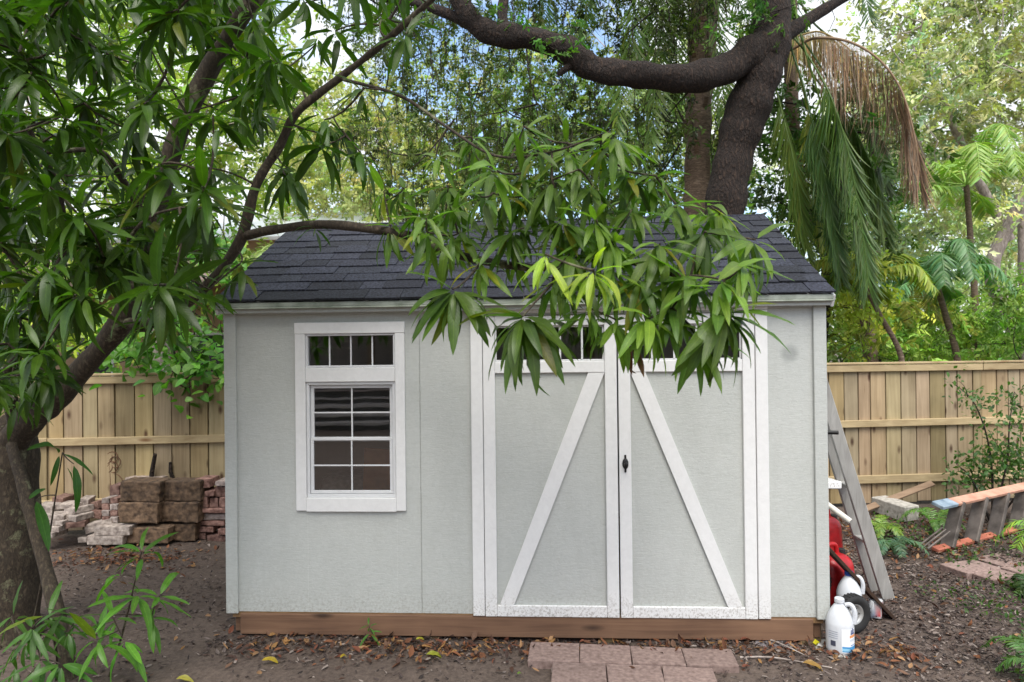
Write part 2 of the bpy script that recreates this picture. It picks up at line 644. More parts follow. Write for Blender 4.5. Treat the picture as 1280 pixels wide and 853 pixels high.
M['concrete'] = basic('concrete', S(140, 136, 128), S(180, 176, 168), .95, (14, 14, 14), bump=.5, dist=.004, nscale=1.8, detail=7)
M['paver'] = basic('pink_paver', S(106, 88, 82), S(150, 130, 122), .92, (18, 18, 18), bump=.5, dist=.003, nscale=2.2, detail=8, lo=.3, hi=.7)
M['light_brick'] = basic('pale_brick', S(122, 110, 104), S(182, 170, 162), .95, (16, 16, 16), bump=.7, dist=.006, nscale=1.6, detail=8)
M['red_brick'] = basic('dusky_brick', S(96, 68, 60), S(158, 126, 114), .95, (16, 16, 16), bump=.7, dist=.006, nscale=1.6, detail=8)
M['wall_block'] = basic('split_face_block', S(58, 46, 38), S(134, 110, 88), .97, (17, 17, 17), bump=.7, dist=.008, nscale=1.3, detail=9, lo=.3, hi=.72)
M['mango_bark'] = bark_mat('mango_bark', S(28, 23, 18), S(62, 52, 40), S(98, 86, 70), (30, 30, 14), .6, .010, S(120, 120, 92))
M['oak_bark'] = bark_mat('oak_bark', S(10, 8, 7), S(44, 32, 25), S(90, 70, 56), (15, 15, 6), 1.0, .10)
M['pale_bark'] = bark_mat('pale_bark', S(96, 86, 80), S(158, 146, 138), S(196, 186, 178), (7, 7, 3), .6, .03)
M['palm_bark'] = bark_mat('palm_bark', S(56, 44, 36), S(110, 92, 76), S(150, 130, 112), (6, 6, 22), .7, .02)
M['mango_leaf'] = leaf_mat('mango_leaf', .36, .46, spec=.45)
M['soft_leaf'] = leaf_mat('soft_leaf', .5, .42, vein=False)
M['round_leaf'] = leaf_mat('round_leaf', .45, .45)
M['palm_leaf'] = leaf_mat('palm_leaf', .42, .35, vein=False)
M['dry_leaf'] = leaf_mat('dry_leaf', .8, .25, vein=False, tr_tint=(1, .92, .78))
M['red_plastic'] = basic('red_plastic', S(150, 18, 24), S(182, 28, 32), .38, bump=.06, nscale=2)
M['jug_plastic'] = basic('white_jug_plastic', S(196, 199, 204), S(210, 213, 217), .35, bump=.02)
M['blue_plastic'] = basic('blue_cap_plastic', S(28, 62, 140), S(36, 76, 160), .4, bump=.02)
M['rubber'] = basic('black_rubber', S(24, 24, 25), S(42, 41, 40), .8, bump=.1)
M['steel'] = basic('galvanised_steel', S(168, 168, 166), S(200, 200, 198), .4, metal=.6, bump=.05)
M['dull_alu'] = basic('dull_aluminium', S(74, 68, 64), S(116, 108, 102), .5, metal=.4, bump=.15)
M['printed'] = basic('printed_label', (.9, .9, .9), (.98, .98, .98), .45, bump=0)
M['orange_rail'] = basic('faded_orange_fibreglass', S(160, 112, 92), S(196, 150, 128), .7, bump=.1, nscale=.8)
M['bright_orange_rail'] = basic('orange_fibreglass', S(146, 78, 60), S(176, 108, 86), .7, bump=.1)
M['blue_boot'] = basic('blue_grey_boot', S(84, 104, 122), S(150, 166, 178), .6, bump=.1, nscale=1.2)
M['pvc'] = basic('weathered_pvc', S(196, 190, 178), S(222, 218, 208), .5, bump=.05)
M['rust'] = basic('rusty_wire', S(70, 46, 34), S(110, 76, 54), .9)
M['chips'] = basic('mulch_chips', (.78, .78, .78), (1, 1, 1), .95, bump=.2)
M['plastic_bag'] = basic('printed_bag', (.85, .85, .85), (1, 1, 1), .3, (20, 20, 20), bump=.3, dist=.01)
M['terracotta_wall'] = basic('terracotta_render', S(158, 132, 106), S(178, 150, 122), .9, (3, 3, 3))
M['metal_roof'] = basic('pale_metal_roof', S(186, 192, 200), S(206, 210, 216), .45, (2, 2, 2))
M['pink_roof'] = basic('pinkish_tile_roof', S(166, 140, 136), S(200, 176, 170), .8, (9, 9, 9))
M['lap_siding'] = basic('pale_lap_siding', S(196, 192, 186), S(214, 210, 204), .7, (3, 3, 3))
M['dark_glass'] = basic('dark_pane', S(30, 34, 36), S(38, 42, 44), .08, bump=0)

# window glass: thin clear pane with a real reflection
t = NT('window_glass')
t.t.nodes.remove(t.b)
tb = t.n('ShaderNodeBsdfTransparent')
tb.inputs[0].default_value = (.9, .93, .92, 1)
gl = t.n('ShaderNodeBsdfGlossy')
gl.inputs['Roughness'].default_value = .015
wz = t.noise(t.coords((1, 1, 1), rand=False), 3.0, 2)
bp = t.n('ShaderNodeBump')
bp.inputs['Strength'].default_value = .025
bp.inputs['Distance'].default_value = .02
t.l(wz, bp.inputs['Height'])
t.l(bp.outputs[0], gl.inputs['Normal'])
fr = t.n('ShaderNodeFresnel')
fr.inputs[0].default_value = 2.7
ms = t.n('ShaderNodeMixShader')
t.l(fr.outputs[0], ms.inputs[0])
t.l(tb.outputs[0], ms.inputs[1])
t.l(gl.outputs[0], ms.inputs[2])
t.l(ms.outputs[0], t.out.inputs['Surface'])
M['glass'] = t.m

# ground: grey-brown packed earth, browner and rougher to the right where mulch lies
t = NT('earth')
vv = t.coords((1, 1, 1), rand=False)
a = t.noise(vv, 1.2, 6, .6)
b = t.noise(vv, 38, 6, .7)
c = t.noise(vv, 160, 3, .7)
col = t.ramp(a, [(.3, S(62, 50, 43)), (.7, S(100, 86, 77))])
col = t.mix(.5, col, t.ramp(b, [(.32, S(40, 31, 26)), (.66, S(112, 98, 88))]))
col = t.mix(t.ramp(c, [(.68, (0, 0, 0)), (.74, (.8, .8, .8))]), col, S(168, 158, 150))
t.base(col)
t.b.inputs['Roughness'].default_value = .97
hb = t.mix(.4, b, c)
t.bump(hb, .7, .012)
M['earth'] = t.m

# ---------------------------------------------------------------- ground sheet
gx = np.unique(np.concatenate([np.linspace(-6.2, 7.2, 330), np.sign(np.linspace(-1, 1, 60)) * (7 + 400 * np.abs(np.linspace(-1, 1, 60)) ** 3)]))
gy = np.unique(np.concatenate([np.linspace(-1.6, 4.6, 190), -1.7 - 300 * np.linspace(0, 1, 24) ** 3, 4.8 + 500 * np.linspace(0, 1, 30) ** 3]))
GX, GY = np.meshgrid(gx, gy, indexing='ij')
GZ = ground_h(GX, GY)
mb = MB()
ni, nj = GX.shape
idx = np.arange(ni * nj).reshape(ni, nj)
F = np.stack([idx[:-1, :-1], idx[1:, :-1], idx[1:, 1:], idx[:-1, 1:]], -1).reshape(-1, 4)
mb.add(np.stack([GX, GY, GZ], -1).reshape(-1, 3), F)
tag(mb.build('ground', M['earth'], smooth=True, base=False), kind='structure')


def gz(x, y):
    return float(ground_h(x, y))


# ================================================================ the shed
shed = thing('garden_shed', 'pale grey-green wooden shed with white trimmed double doors and dark shingle roof', 'shed', (0, 1.2, .02))
X0, X1, YB, Z0, Z1 = -1.80, 1.80, 2.44, .165, 2.06
TH = .05
WX0, WX1, WZ0, WZ1 = -1.315, -.755, .875, 1.885      # window hole
DX0, DX1, DZ1 = -.216, 1.412, 1.985                  # door hole
mb = MB()
# front skin around the openings; the panel seam is a real groove at x = -.605
for (a, b, c, d) in ((X0, WX0, Z0, Z1), (WX0, WX1, Z0, WZ0), (WX0, WX1, WZ1, Z1), (WX1, -.608, Z0, Z1), (-.603, DX0, Z0, Z1), (DX1, X1, Z0, Z1), (DX0, DX1, DZ1, Z1)):
    bx(mb, a, b, 0, TH, c, d, .0006)
bx(mb, -.61, -.60, .006, TH, Z0, Z1, 0)
bx(mb, X0, X0 + TH, TH, YB, Z0, Z1, .001)
bx(mb, X1 - TH, X1, TH, YB, Z0, Z1, .001)
bx(mb, X0 + TH, X1 - TH, YB - TH, YB, Z0, Z1, .001)
# gable triangles
RZ, RY, EZ, EY = 2.762, 1.22, 2.085, -.07
for x in (X0, X1 - TH):
    v = np.array([(x, 0, Z1), (x, YB, Z1), (x, RY, RZ - .06), (x + TH, 0, Z1), (x + TH, YB, Z1), (x + TH, RY, RZ - .06)])
    mb.add(v, [(0, 1, 2), (5, 4, 3), (0, 2, 5, 3), (1, 4, 5, 2), (0, 3, 4, 1)])
wall = mb.build('wall', M['siding'], shed)
# frieze boards under the eave in wall colour
for xa, xb in ((X0 + .05, DX0 - .075), (DX1 + .075, X1 - .05)):
    mb = MB()
    bx(mb, xa, xb, -.016, -.0005, 2.008, Z1 - .002, .002)
    mb.build('frieze_board', M['siding'], shed)
# corner boards
for (xa, xb) in ((X0 - .03, X0 + .045), (X1 - .045, X1 + .03)):
    mb = MB()
    bx(mb, xa, xb, -.02, -.0005, .158, Z1 - .003, .003)
    s_ = -1 if xa < 0 else 1
    bx(mb, (X0 - .03) if s_ < 0 else X1 + .0005, (X0 - .0005) if s_ < 0 else X1 + .03, .0, .085, .158, Z1 - .003, .003)
    mb.build('corner_board', M['siding'], shed)
# floor and inside
mb = MB()
bx(mb, X0 + .002, X1 - .002, .004, YB - .004, .128, .163, .001)
mb.build('floor_deck', M['interior'], shed)
# rim beam along the front, skids going back
mb = MB()
bx(mb, -1.745, 1.735, -.012, .03, .028, .156, .004)
mb.build('rim_beam', M['skid'], shed)
mb = MB()
for x in (-1.68, -.55, .55, 1.66):
    bx(mb, x - .045, x + .045, .06, YB - .02, .03, .126, .004)
mb.build('skid', M['skid'], shed)
for xa, xb in ((X0 + .005, X0 + .045), (X1 - .048, X1 - .008)):
    mb = MB()
    bx(mb, xa, xb, .032, YB, .03, .127, .004)
    mb.build('side_rim', M['skid'], shed)
for x in (-.56, .52):
    mb = MB()
    bx(mb, x - .048, x + .048, .01, .11, -.06, .028, .004)
    mb.build('support_block', M['post_wood'], shed)
mb = MB()
bx(mb, 1.655, 1.76, -.008, .1, -.035, .0275, .004)
bx(mb, 1.735, 1.80, .04, .12, -.03, .127, .004)
mb.build('corner_post', M['post_wood'], shed)
mb = MB()
box(mb, (1.748, -.012, .022), (.03, .003, .026), rotm(0, .6, 0), .001, S(214, 206, 40))
box(mb, (1.766, -.012, .004), (.02, .003, .016), rotm(0, .7, 0), .001, (.8, .8, .8))
mb.build('paper_tag', M['printed'], shed)

# roof: deck, fascia, shingles
mb = MB()
OV = .045
for s_ in (0, 1):
    e = (EY, EZ - .012) if s_ == 0 else (2 * RY - EY, EZ - .012)
    pr = [e, (RY, RZ - .012), (RY, RZ - .05), (e[0], e[1] - .02)]
    v = [(X0 - OV, y, z) for y, z in pr] + [(X1 + OV, y, z) for y, z in pr]
    mb.add(v, [(0, 1, 2, 3), (7, 6, 5, 4), (0, 4, 5, 1), (3, 2, 6, 7), (0, 3, 7, 4), (1, 5, 6, 2)])
roof = mb.build('roof', M['trim'], shed)
mb = MB()
SL = math.hypot(RY - EY, RZ - EZ)
ang = math.atan2(RZ - EZ, RY - EY)
NCO = 11
ex = SL / NCO
for side in (0, 1):
    for k in range(NCO):
        x = X0 - OV - .012 - random.uniform(0, .2)
        while x < X1 + OV + .01:
            w = random.choice((.16, .2, .24, .3, .33)) * random.uniform(.9, 1.1)
            a, b = max(x, X0 - OV - .012), min(x + w - .003, X1 + OV + .012)
            x += w
            if b - a < .02:
                continue
            th = random.uniform(.009, .018)
            lo = k * ex - random.uniform(0, .008) - (.018 if k == 0 else 0)
            hi = lo + ex + .03
            mid = (lo + hi) / 2
            off = .004 + th / 2 + (ex - 0) * 0
            tilt = .05
            cy = EY + math.cos(ang) * mid - math.sin(ang) * (off + .004)
            cz = EZ + math.sin(ang) * mid + math.cos(ang) * (off + .004)
            g = random.uniform(.6, 1.5)
            rt = rotm(ang - tilt, 0, random.uniform(-.006, .006))
            c = np.array([(a + b) / 2, cy, cz])
            if side:
                c[1] = 2 * RY - c[1]
                rt = rotm(-(ang - tilt), 0, 0)
            box(mb, c, (b - a, hi - lo, th), rt, .0015, (g, g * random.uniform(.97, 1.02), g * random.uniform(.98, 1.1)))
sh = mb.build('shingles', M['shingle'], roof)
mb = MB()
xx = X0 - OV
while xx < X1 + OV:
    xn = min(xx + .25, X1 + OV + .01)
    for s_ in (-1, 1):
        box(mb, ((xx + xn) / 2, RY + s_ * .07, RZ + .014 - .035 + random.uniform(-.002, .002)), (xn - xx - .002, .15, .01), rotm(-s_ * ang, 0, 0), .002, [random.uniform(.8, 1.25)] * 3)
    xx = xn
mb.build('ridge_cap', M['shingle'], roof)
# drip edge and fascia
mb = MB()
bx(mb, X0 - OV - .008, X1 + OV + .004, EY - .016, EY - .003, EZ - .034, EZ - .006, .002)
bx(mb, X0 - OV - .008, X1 + OV + .004, EY - .022, EY - .004, EZ - .046, EZ - .035, .003, (1.15, 1.15, 1.12))
mb.build('drip_edge', M['edge'], roof)
mb = MB()
bx(mb, X0 - OV + .004, X1 + OV - .006, EY + .004, EY + .03, EZ - .07, EZ - .036, .003)
bx(mb, X0 - OV + .004, X1 + OV - .006, EY + .03, -.0006 - .016, EZ - .052, EZ - .04, .002)
mb.build('fascia', M['siding'], roof)
for s_ in (-1, 1):
    mb = MB()
    x = (X0 - OV - .006) if s_ < 0 else (X1 + OV + .006)
    for sd in (0, 1):
        p0 = np.array([x, EY if sd == 0 else 2 * RY - EY, EZ - .045])
        p1 = np.array([x, RY, RZ - .045])
        bar(mb, p0, p1, .018, .075, (0, 0, 1), .002)
    mb.build('rake_board', M['trim'], roof)

# window
win = None
mb = MB()
cy0, cy1 = -.022, -.0005
bx(mb, -1.380, WX0, cy0, cy1, .795, 1.884, .003)
bx(mb, WX1, -.696, cy0, cy1, .795, 1.884, .003)
bx(mb, -1.382, -.694, cy0 - .001, cy1, 1.885, 1.955, .003)
bx(mb, WX0 + .001, WX1 - .001, cy0, cy1, 1.588, 1.676, .003)
bx(mb, -1.315, -.755, cy0 - .004, cy1, .79, .876, .003)
win = mb.build('window', M['trim'], shed)
win['label'] = 'white cased window with a four pane transom over two sashes'


def sash(x0, x1, z0, z1, y0, y1, w, wb=None):
    wb = wb or w
    bx(mb, x0, x1, y0, y1, z1 - w, z1, .002)
    bx(mb, x0, x1, y0, y1, z0, z0 + wb, .002)
    bx(mb, x0, x0 + w, y0 + .0004, y1, z0 + wb, z1 - w, .002)
    bx(mb, x1 - w, x1, y0 + .0004, y1, z0 + wb, z1 - w, .002)


mb = MB()
sash(WX0 + .001, WX1 - .001, 1.677, 1.884, -.012, .045, .012)
mb.build('transom_frame', M['vinyl'], win)
mb = MB()
sash(WX0 + .002, WX1 - .002, .877, 1.587, -.010, .046, .018)
mb.build('window_frame', M['vinyl'], win)
for z0, z1, y, nm in ((1.215, 1.567, .012, 'upper_sash'), (.897, 1.245, -.002, 'lower_sash')):
    mb = MB()
    sash(WX0 + .022, WX1 - .022, z0, z1, y, y + .02, .02, .03 if nm == 'upper_sash' else .02)
    mb.build(nm, M['vinyl'], win)


def pane(x0, x1, z0, z1, y, parent, nx, nz, name='pane'):
    m = MB()
    m.add([(x0, y, z0), (x1, y, z0), (x1, y, z1), (x0, y, z1)], [(0, 1, 2, 3)])
    m.build(name, M['glass'], parent)
    m = MB()
    for i in range(1, nx):
        xc = x0 + (x1 - x0) * i / nx
        bx(m, xc - .0045, xc + .0045, y - .008, y - .002, z0, z1, .001)
        if nz == 1:
            m.build('muntin', M['vinyl'], parent)
            m = MB()
    for i in range(1, nz):
        zc = z0 + (z1 - z0) * i / nz
        bx(m, x0, x1, y - .0075, y - .0025, zc - .0045, zc + .0045, .001)
    if nz > 1:
        m.build('muntin', M['vinyl'], parent)


pane(WX0 + .012, WX1 - .012, 1.688, 1.873, .012, win, 4, 1)
pane(WX0 + .04, WX1 - .04, 1.244, 1.548, .022, win, 2, 2)
pane(WX0 + .04, WX1 - .04, .916, 1.226, .008, win, 2, 2)

# door surround
mb = MB()
bx(mb, -.289, DX0 - .002, -.024, -.0006, .160, 1.996, .003)
bx(mb, DX1 + .003, 1.486, -.024, -.0006, .160, 1.996, .003)
bx(mb, -.291, 1.488, -.026, -.0006, 1.998, 2.05, .003)
mb.build('door_trim', M['trim'], shed)


def door(x0, x1, flip):
    w = .072
    zt, zb = 1.978, .156
    m = MB()
    bx(m, x0 + .004, x1 - .004, .0, .02, zb + .012, 1.70, .001)
    d = m.build('door', M['siding'], shed)
    d['label'] = 'door leaf with a black latch' if flip else 'door leaf without a latch'
    for xa, xb in ((x0, x0 + w), (x1 - w, x1)):
        m = MB()
        bx(m, xa, xb, -.020, -.0004, zb, zt, .003)
        m.build('stile', M['trim'], d)
    for za, zc in ((zb, zb + .068), (1.632, 1.702), (1.918, zt)):
        m = MB()
        bx(m, x0 + w + .0008, x1 - w - .0008, -.0185, -.0004, za, zc, .003)
        m.build('rail', M['trim'], d)
    # brace: from the outer foot up to the meeting stile (mirrored on the other leaf)
    xi0, xi1 = x0 + w + .001, x1 - w - .001
    if not flip:
        q = [(xi0 + .014, .2255), (xi0 + .100, .2255), (xi1 - .0, 1.6305), (xi1 - .098, 1.6305)]
    else:
        q = [(xi1 - .100, .2255), (xi1 - .014, .2255), (xi0 + .090, 1.6305), (xi0 + .0, 1.6305)]
    m = MB()
    v = [(x, -.017, z) for x, z in q] + [(x, -.0005, z) for x, z in q]
    m.add(v, [(0, 1, 2, 3), (7, 6, 5, 4), (0, 4, 5, 1), (1, 5, 6, 2), (2, 6, 7, 3), (3, 7, 4, 0)])
    m.build('brace', M['trim'], d)
    # transom light
    m = MB()
    bx(m, xi0, xi1, .0, .02, 1.7025, 1.712, .001)
    bx(m, xi0, xi1, .0, .02, 1.908, 1.917, .001)
    bx(m, xi0, xi0 + .01, .0, .02, 1.7125, 1.9075, .001)
    bx(m, xi1 - .01, xi1, .0, .02, 1.7125, 1.9075, .001)
    n = 5
    for i in range(1, n):
        xc = xi0 + (xi1 - xi0) * i / n
        bx(m, xc - .006, xc + .006, -.004, .002, 1.7125, 1.9075, .001)
    m.build('transom_frame', M['vinyl'], d)
    m = MB()
    m.add([(xi0 + .01, .006, 1.712), (xi1 - .01, .006, 1.712), (xi1 - .01, .006, 1.908), (xi0 + .01, .006, 1.908)], [(0, 1, 2, 3)])
    m.build('pane', M['glass'], d)
    if flip:
        m = MB()
        hx = x0 + .036
        lathe(m, [(0, 0), (.020, 0), (.022, .004), (.018, .008), (.010, .012), (0, .013)], 16, rotm(R(90), 0, 0) @ np.diag([.85, 1.5, 1]), (hx, -.0205, 1.083))
        for s_ in (-1, 1):
            box(m, (hx, -.023, 1.083 + s_ * .040), (.012, .006, .026), None, .002)
        lathe(m, [(.006, 0), (.006, .022), (.013, .026), (.012, .036), (0, .038)], 14, rotm(R(90), 0, 0), (hx, -.03, 1.083))
        m.build('latch', M['black_metal'], d)


door(DX0 + .002, .594, False)
door(.603, DX1 - .001, True)

# things kept inside, seen through the window
mb = MB()
bar(mb, (-.93, .20, .20), (-.855, .075, 1.16), .24, .02, (0, -1, .1), .002, (1.5, .95, .6))
o = mb.build('plywood_sheet', M['interior'])
tag(o, 'orange-brown board leaning inside the shed behind the lower window sash', 'board')
mb = MB()
v = _boxgeo(.55, .5, .62, .05, 2)
box(mb, (-1.14, .34, .165 + .40), (.40, .34, .80), rotm(0, .0, .3), .07, (.8, .8, .76), 0, 2)
tag(mb.build('storage_tote', M['concrete']), 'grey storage box standing inside the shed behind the window glass', 'box')

# ---------------------------------------------------------------- foundation pad and bits by the right corner
mb = MB()
box(mb, (1.70, .02, -.022), (.40, .40, .05), rotm(0, 0, .12), .008, (1, 1, 1))
tag(mb.build('concrete_slab', M['concrete']), 'flat concrete pad under the corner post of the shed', 'concrete pad')
mb = MB()
box(mb, (1.50, -.03, .012), (.20, .11, .012), rotm(.25, .12, -.5), .002, S(170, 165, 175))
tag(mb.build('shingle_scrap', M['concrete']), 'grey scrap of shingle lying tilted under the rim beam', 'scrap')

# ================================================================ door-step pavers
G_P = 'pavers set before the shed doors'


def paver(pTL, pTR, pBL, pBR, z, label, group, mat='paver', th=.06, tint=(1, 1, 1), gap=.004):
    A, B, C_, D_ = [gnd(*q, z) for q in (pTL, pTR, pBL, pBR)]
    c = (A + B + C_ + D_) / 4
    wx = (np.linalg.norm(B - A) + np.linalg.norm(D_ - C_)) / 2 - gap
    wy = (np.linalg.norm(A - C_) + np.linalg.norm(B - D_)) / 2 - gap
    d = (B - A) + (D_ - C_)
    rz = math.atan2(d[1], d[0])
    m = MB()
    box(m, (0, 0, -th / 2), (wx, wy, th), rotm(random.uniform(-.012, .012), random.uniform(-.012, .012), 0), .006, tint, .0012, 2)
    o = m.build('paver', M[mat], None, base=False)
    o.location = c
    o.rotation_euler.z = rz
    tag(o, label, 'paver', group)
    return o


row1 = [(662, 802), (723, 804), (786.5, 807), (848.6, 809.5), (912, 811.5)]
row1b = [(660, 825), (726, 827), (791, 829), (861, 831), (927, 833)]
names1 = ['dusty pink paver at the left end of the row against the shed', 'pink paver in the row against the shed, under the meeting of the doors',
          'pink paver in the row against the shed, below the latched door', 'pink paver at the right end of the row against the shed']
for i in range(4):
    k = random.uniform(.9, 1.1)
    paver(row1[i], row1[i + 1], row1b[i], row1b[i + 1], .045, names1[i], G_P, tint=(k, k * .98, k * .97))
row2 = [(690, 827), (757, 829.5), (825, 831.5), (890, 835.5)]
row2b = [(688, 852), (760, 854), (833, 856), (901, 859)]
names2 = ['left paver of the outer row, notched in from the first', 'middle paver of the outer row before the shed doors', 'right paver of the outer row before the shed doors']
for i in range(3):
    k = random.uniform(.92, 1.1)
    paver(row2[i], row2[i + 1], row2b[i], row2b[i + 1], .040, names2[i], G_P, tint=(k, k * .98, k * .97))

# pavers on the right
G_R = 'pavers half buried beside the orange ladder'
rp = [([(1186, 706), (1228, 698), (1196, 716), (1240, 711)], 'pinkish paver lowest and leftmost of the path by the orange ladder'),
      ([(1230, 697), (1262, 690), (1242, 709), (1276, 703)], 'pink paver in the middle of the path by the orange ladder'),
      ([(1222, 716), (1252, 710), (1236, 725), (1270, 719)], 'pale paver nearest the camera in the path by the orange ladder'),
      ([(1264, 689), (1300, 682), (1278, 701), (1318, 694)], 'pinkish paver under the fern at the picture edge'),
      ([(1254, 709), (1290, 703), (1272, 718), (1310, 711)], 'pale pink paver next to the one nearest the camera')]
for q, lb in rp:
    k = random.uniform(.95, 1.2)
    paver(*q, .02, lb, G_R, tint=(k, k * .97, k * .97))

# ================================================================ fence
fa = math.atan(.148)
FD = np.array([math.cos(fa), math.sin(fa), 0])
FN = np.array([-math.sin(fa), math.cos(fa), 0])     # away from the camera
FO = np.array([0, 3.0, 0])
fence = thing('board_fence', 'new pine board fence with knots running behind the shed', 'fence', (0, 3.0, 0))
RF = rotm(0, 0, fa)
s = -7.2
npan = 0
while s < 9.4:
    L_ = 2.44
    mb = MB()
    u = s
    while u < s + L_ - .03:
        w = min(random.choice((.165, .165, .172, .15, .13)), s + L_ - u - .002)
        k = random.uniform(.66, 1.12)
        g_ = random.uniform(.95, 1.06)
        tn = (k * random.uniform(.94, 1.05), k, k * random.uniform(.84, 1.12))
        c = FO + FD * (u + w / 2) + FN * (-.021 + random.uniform(-.004, .003)) + np.array([0, 0, .79 + random.uniform(-.008, .006)])
        box(mb, c, (w, .017, 1.50), RF @ rotm(0, random.uniform(-.004, .004), random.uniform(-.012, .012)), .003, tn)
        k *= .9
        box(mb, FO + FD * (u + w + .005) + FN * .001 + np.array([0, 0, .788]), (.09, .014, 1.49), RF, .002, (k, k, k * .95))
        u += w + random.uniform(.008, .014)
    pn = mb.build('fence_panel', M['pine'], fence)
    for zc, hh_ in ((.905, .075), (.30, .085)):
        mb = MB()
        k = random.uniform(.95, 1.12)
        box(mb, FO + FD * (s + L_ / 2) + FN * -.049 + np.array([0, 0, zc]), (L_ - .006, .038, hh_), RF @ rotm(0, random.uniform(-.004, .004), 0), .004, (k, k, k * .97))
        mb.build('fence_rail', M['pine_rail'], pn)
    mb = MB()
    k = random.uniform(.95, 1.12)
    box(mb, FO + FD * (s + L_ / 2) + FN * -.047 + np.array([0, 0, 1.503]), (L_ - .006, .034, .072), RF, .004, (k, k, k * .96))
    mb.build('fence_rail', M['pine_rail'], pn)
    mb = MB()
    box(mb, FO + FD * (s + L_ / 2) + FN * -.015 + np.array([0, 0, 1.556]), (L_ - .004, .11, .022), RF, .004, (k * 1.05, k * 1.03, k))
    mb.build('cap_board', M['pine_rail'], pn)
    mb = MB()
    box(mb, FO + FD * s + FN * .062 + np.array([0, 0, .72]), (.09, .09, 1.5), RF, .004)
    mb.build('post', M['pine'], fence)
    s += L_


# ================================================================ growing things
def cluster_nodes(pts):
    return [np.asarray(p, float) for p in pts]


def grow(nodes, targets, mb, r_tip, r_base, sides=5, sag=.08, lump=0.0, step=5):
    """join each target to the nearest wood grown so far"""
    N = np.array(nodes)
    d = np.array([np.min(np.linalg.norm(N - q, axis=1)) for q in targets])
    for i in np.argsort(d):
        q = np.asarray(targets[i])
        dd = np.linalg.norm(N - q, axis=1)
        # prefer wood a little below or nearer the stem
        j = int(np.argmin(dd))
        a = N[j]
        L_ = max(dd[j], 1e-4)
        off = rng.normal(0, .10, 3) * L_
        mid = (a + q) / 2 + off + np.array([0, 0, -sag * L_])
        ts = np.linspace(0, 1, step)[:, None]
        P = (1 - ts) ** 2 * a + 2 * ts * (1 - ts) * mid + ts ** 2 * q
        tube(mb, P, np.linspace(min(r_base, r_tip + L_ * .012), r_tip, step), sides, lump, cap=False)
        N = np.vstack([N, P[1:]])
    return N


def rosette(c, axis, n, L, spread=(.7, 1.7), hang=.45, jit=.25):
    """directions of n leaves whorled round a shoot tip"""
    axis = norm(np.asarray(axis, float))
    ref = np.array([0, 0, 1.0]) if abs(axis[2]) < .8 else np.array([1.0, 0, 0])
    e1 = norm(np.cross(axis, ref))
    e2 = np.cross(axis, e1)
    az = np.arange(n) * 2.39996 + rng.uniform(0, 6.28) + rng.normal(0, jit, n)
    el = np.linspace(spread[0], spread[1], n) + rng.normal(0, jit * .6, n)
    rad = np.cos(az)[:, None] * e1 + np.sin(az)[:, None] * e2
    d = np.cos(el)[:, None] * axis + np.sin(el)[:, None] * rad
    d = d + np.array([0, 0, -1.0]) * (hang * rng.uniform(.6, 1.5, n))[:, None]
    d = norm(d)
    up = norm(axis[None] * .6 + np.array([0, 0, .9])[None] + rng.normal(0, .22, (n, 3)))
    pos = np.asarray(c) - axis * (rng.uniform(0, .07, n) * L / .22)[:, None] * np.linspace(.2, 1, n)[:, None] + d * .012
    Ls = L * rng.uniform(.68, 1.16, n)
    return pos, d, up, Ls


def lay_rosettes(mb, items, aged=.03):
    """items: (centre, axis, n, L, tint, hang)"""
    P, D, U, LL, T = [], [], [], [], []
    for c, axis, n, L, tn, hang in items:
        p, d, u, l = rosette(c, axis, n, L, hang=hang)
        P.append(p); D.append(d); U.append(u); LL.append(l)
        T.append(tints(n, tn, .14, .06))
    P, D, U, LL, T = map(np.concatenate, (P, D, U, LL, T))
    n = len(P)
    old = rng.random(n) < aged
    T[old] = T[old] * np.array([1.9, 1.15, .7])
    LL = LL * np.where(rng.random(n) < .12, .6, 1.0)
    prof = lambda q: np.sin(np.pi * np.clip(q, 0, 1) ** .78) ** .72
    leaves(mb, P, D, U, LL, LL * rng.uniform(.15, .205, n), rng.normal(.65, .35, n), T, 9, prof, .28, .012)


def in_poly(poly, n):
    P = np.array(poly, float)
    out = []
    lo, hi = P.min(0), P.max(0)
    while len(out) < n:
        x, y = rng.uniform(lo[0], hi[0]), rng.uniform(lo[1], hi[1])
        ins = False
        j = len(P) - 1
        for i in range(len(P)):
            if (P[i][1] > y) != (P[j][1] > y) and x < (P[j][0] - P[i][0]) * (y - P[i][1]) / (P[j][1] - P[i][1]) + P[i][0]:
                ins = not ins
            j = i
        if ins:
            out.append((x, y))
    return out


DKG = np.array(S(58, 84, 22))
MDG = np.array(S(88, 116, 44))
LTG = np.array(S(112, 142, 54))
YLG = np.array(S(164, 184, 66))

# ---------------------------------------------------------------- mango tree
tb_ = at(6, 800, -.05)
mango = thing('mango_tree', 'leaning mango tree with long glossy leaves arching over the shed front', 'tree', (tb_[0], -.05, 0))
mb = MB()
tr = spline([(tb_[0], -.05, -.15), at(6, 740, -.05), at(10, 650, -.04), at(12, 560, -.03), at(25, 530, -.04)], 8)
tube(mb, tr, [.215, .19, .18, .178, .15, .11], 22, .05)
mb.build('trunk', M['mango_bark'], mango, True)
limbs = {}
nodes = []


def limb(path, rad, parent, sides=12, name='limb', lump=.06, n=7, mat='mango_bark'):
    P = spline([at(*q) for q in path], n)
    m = MB()
    tube(m, P, rad, sides, lump, seed=len(path))
    m.build(name, M[mat], parent, True)
    return P


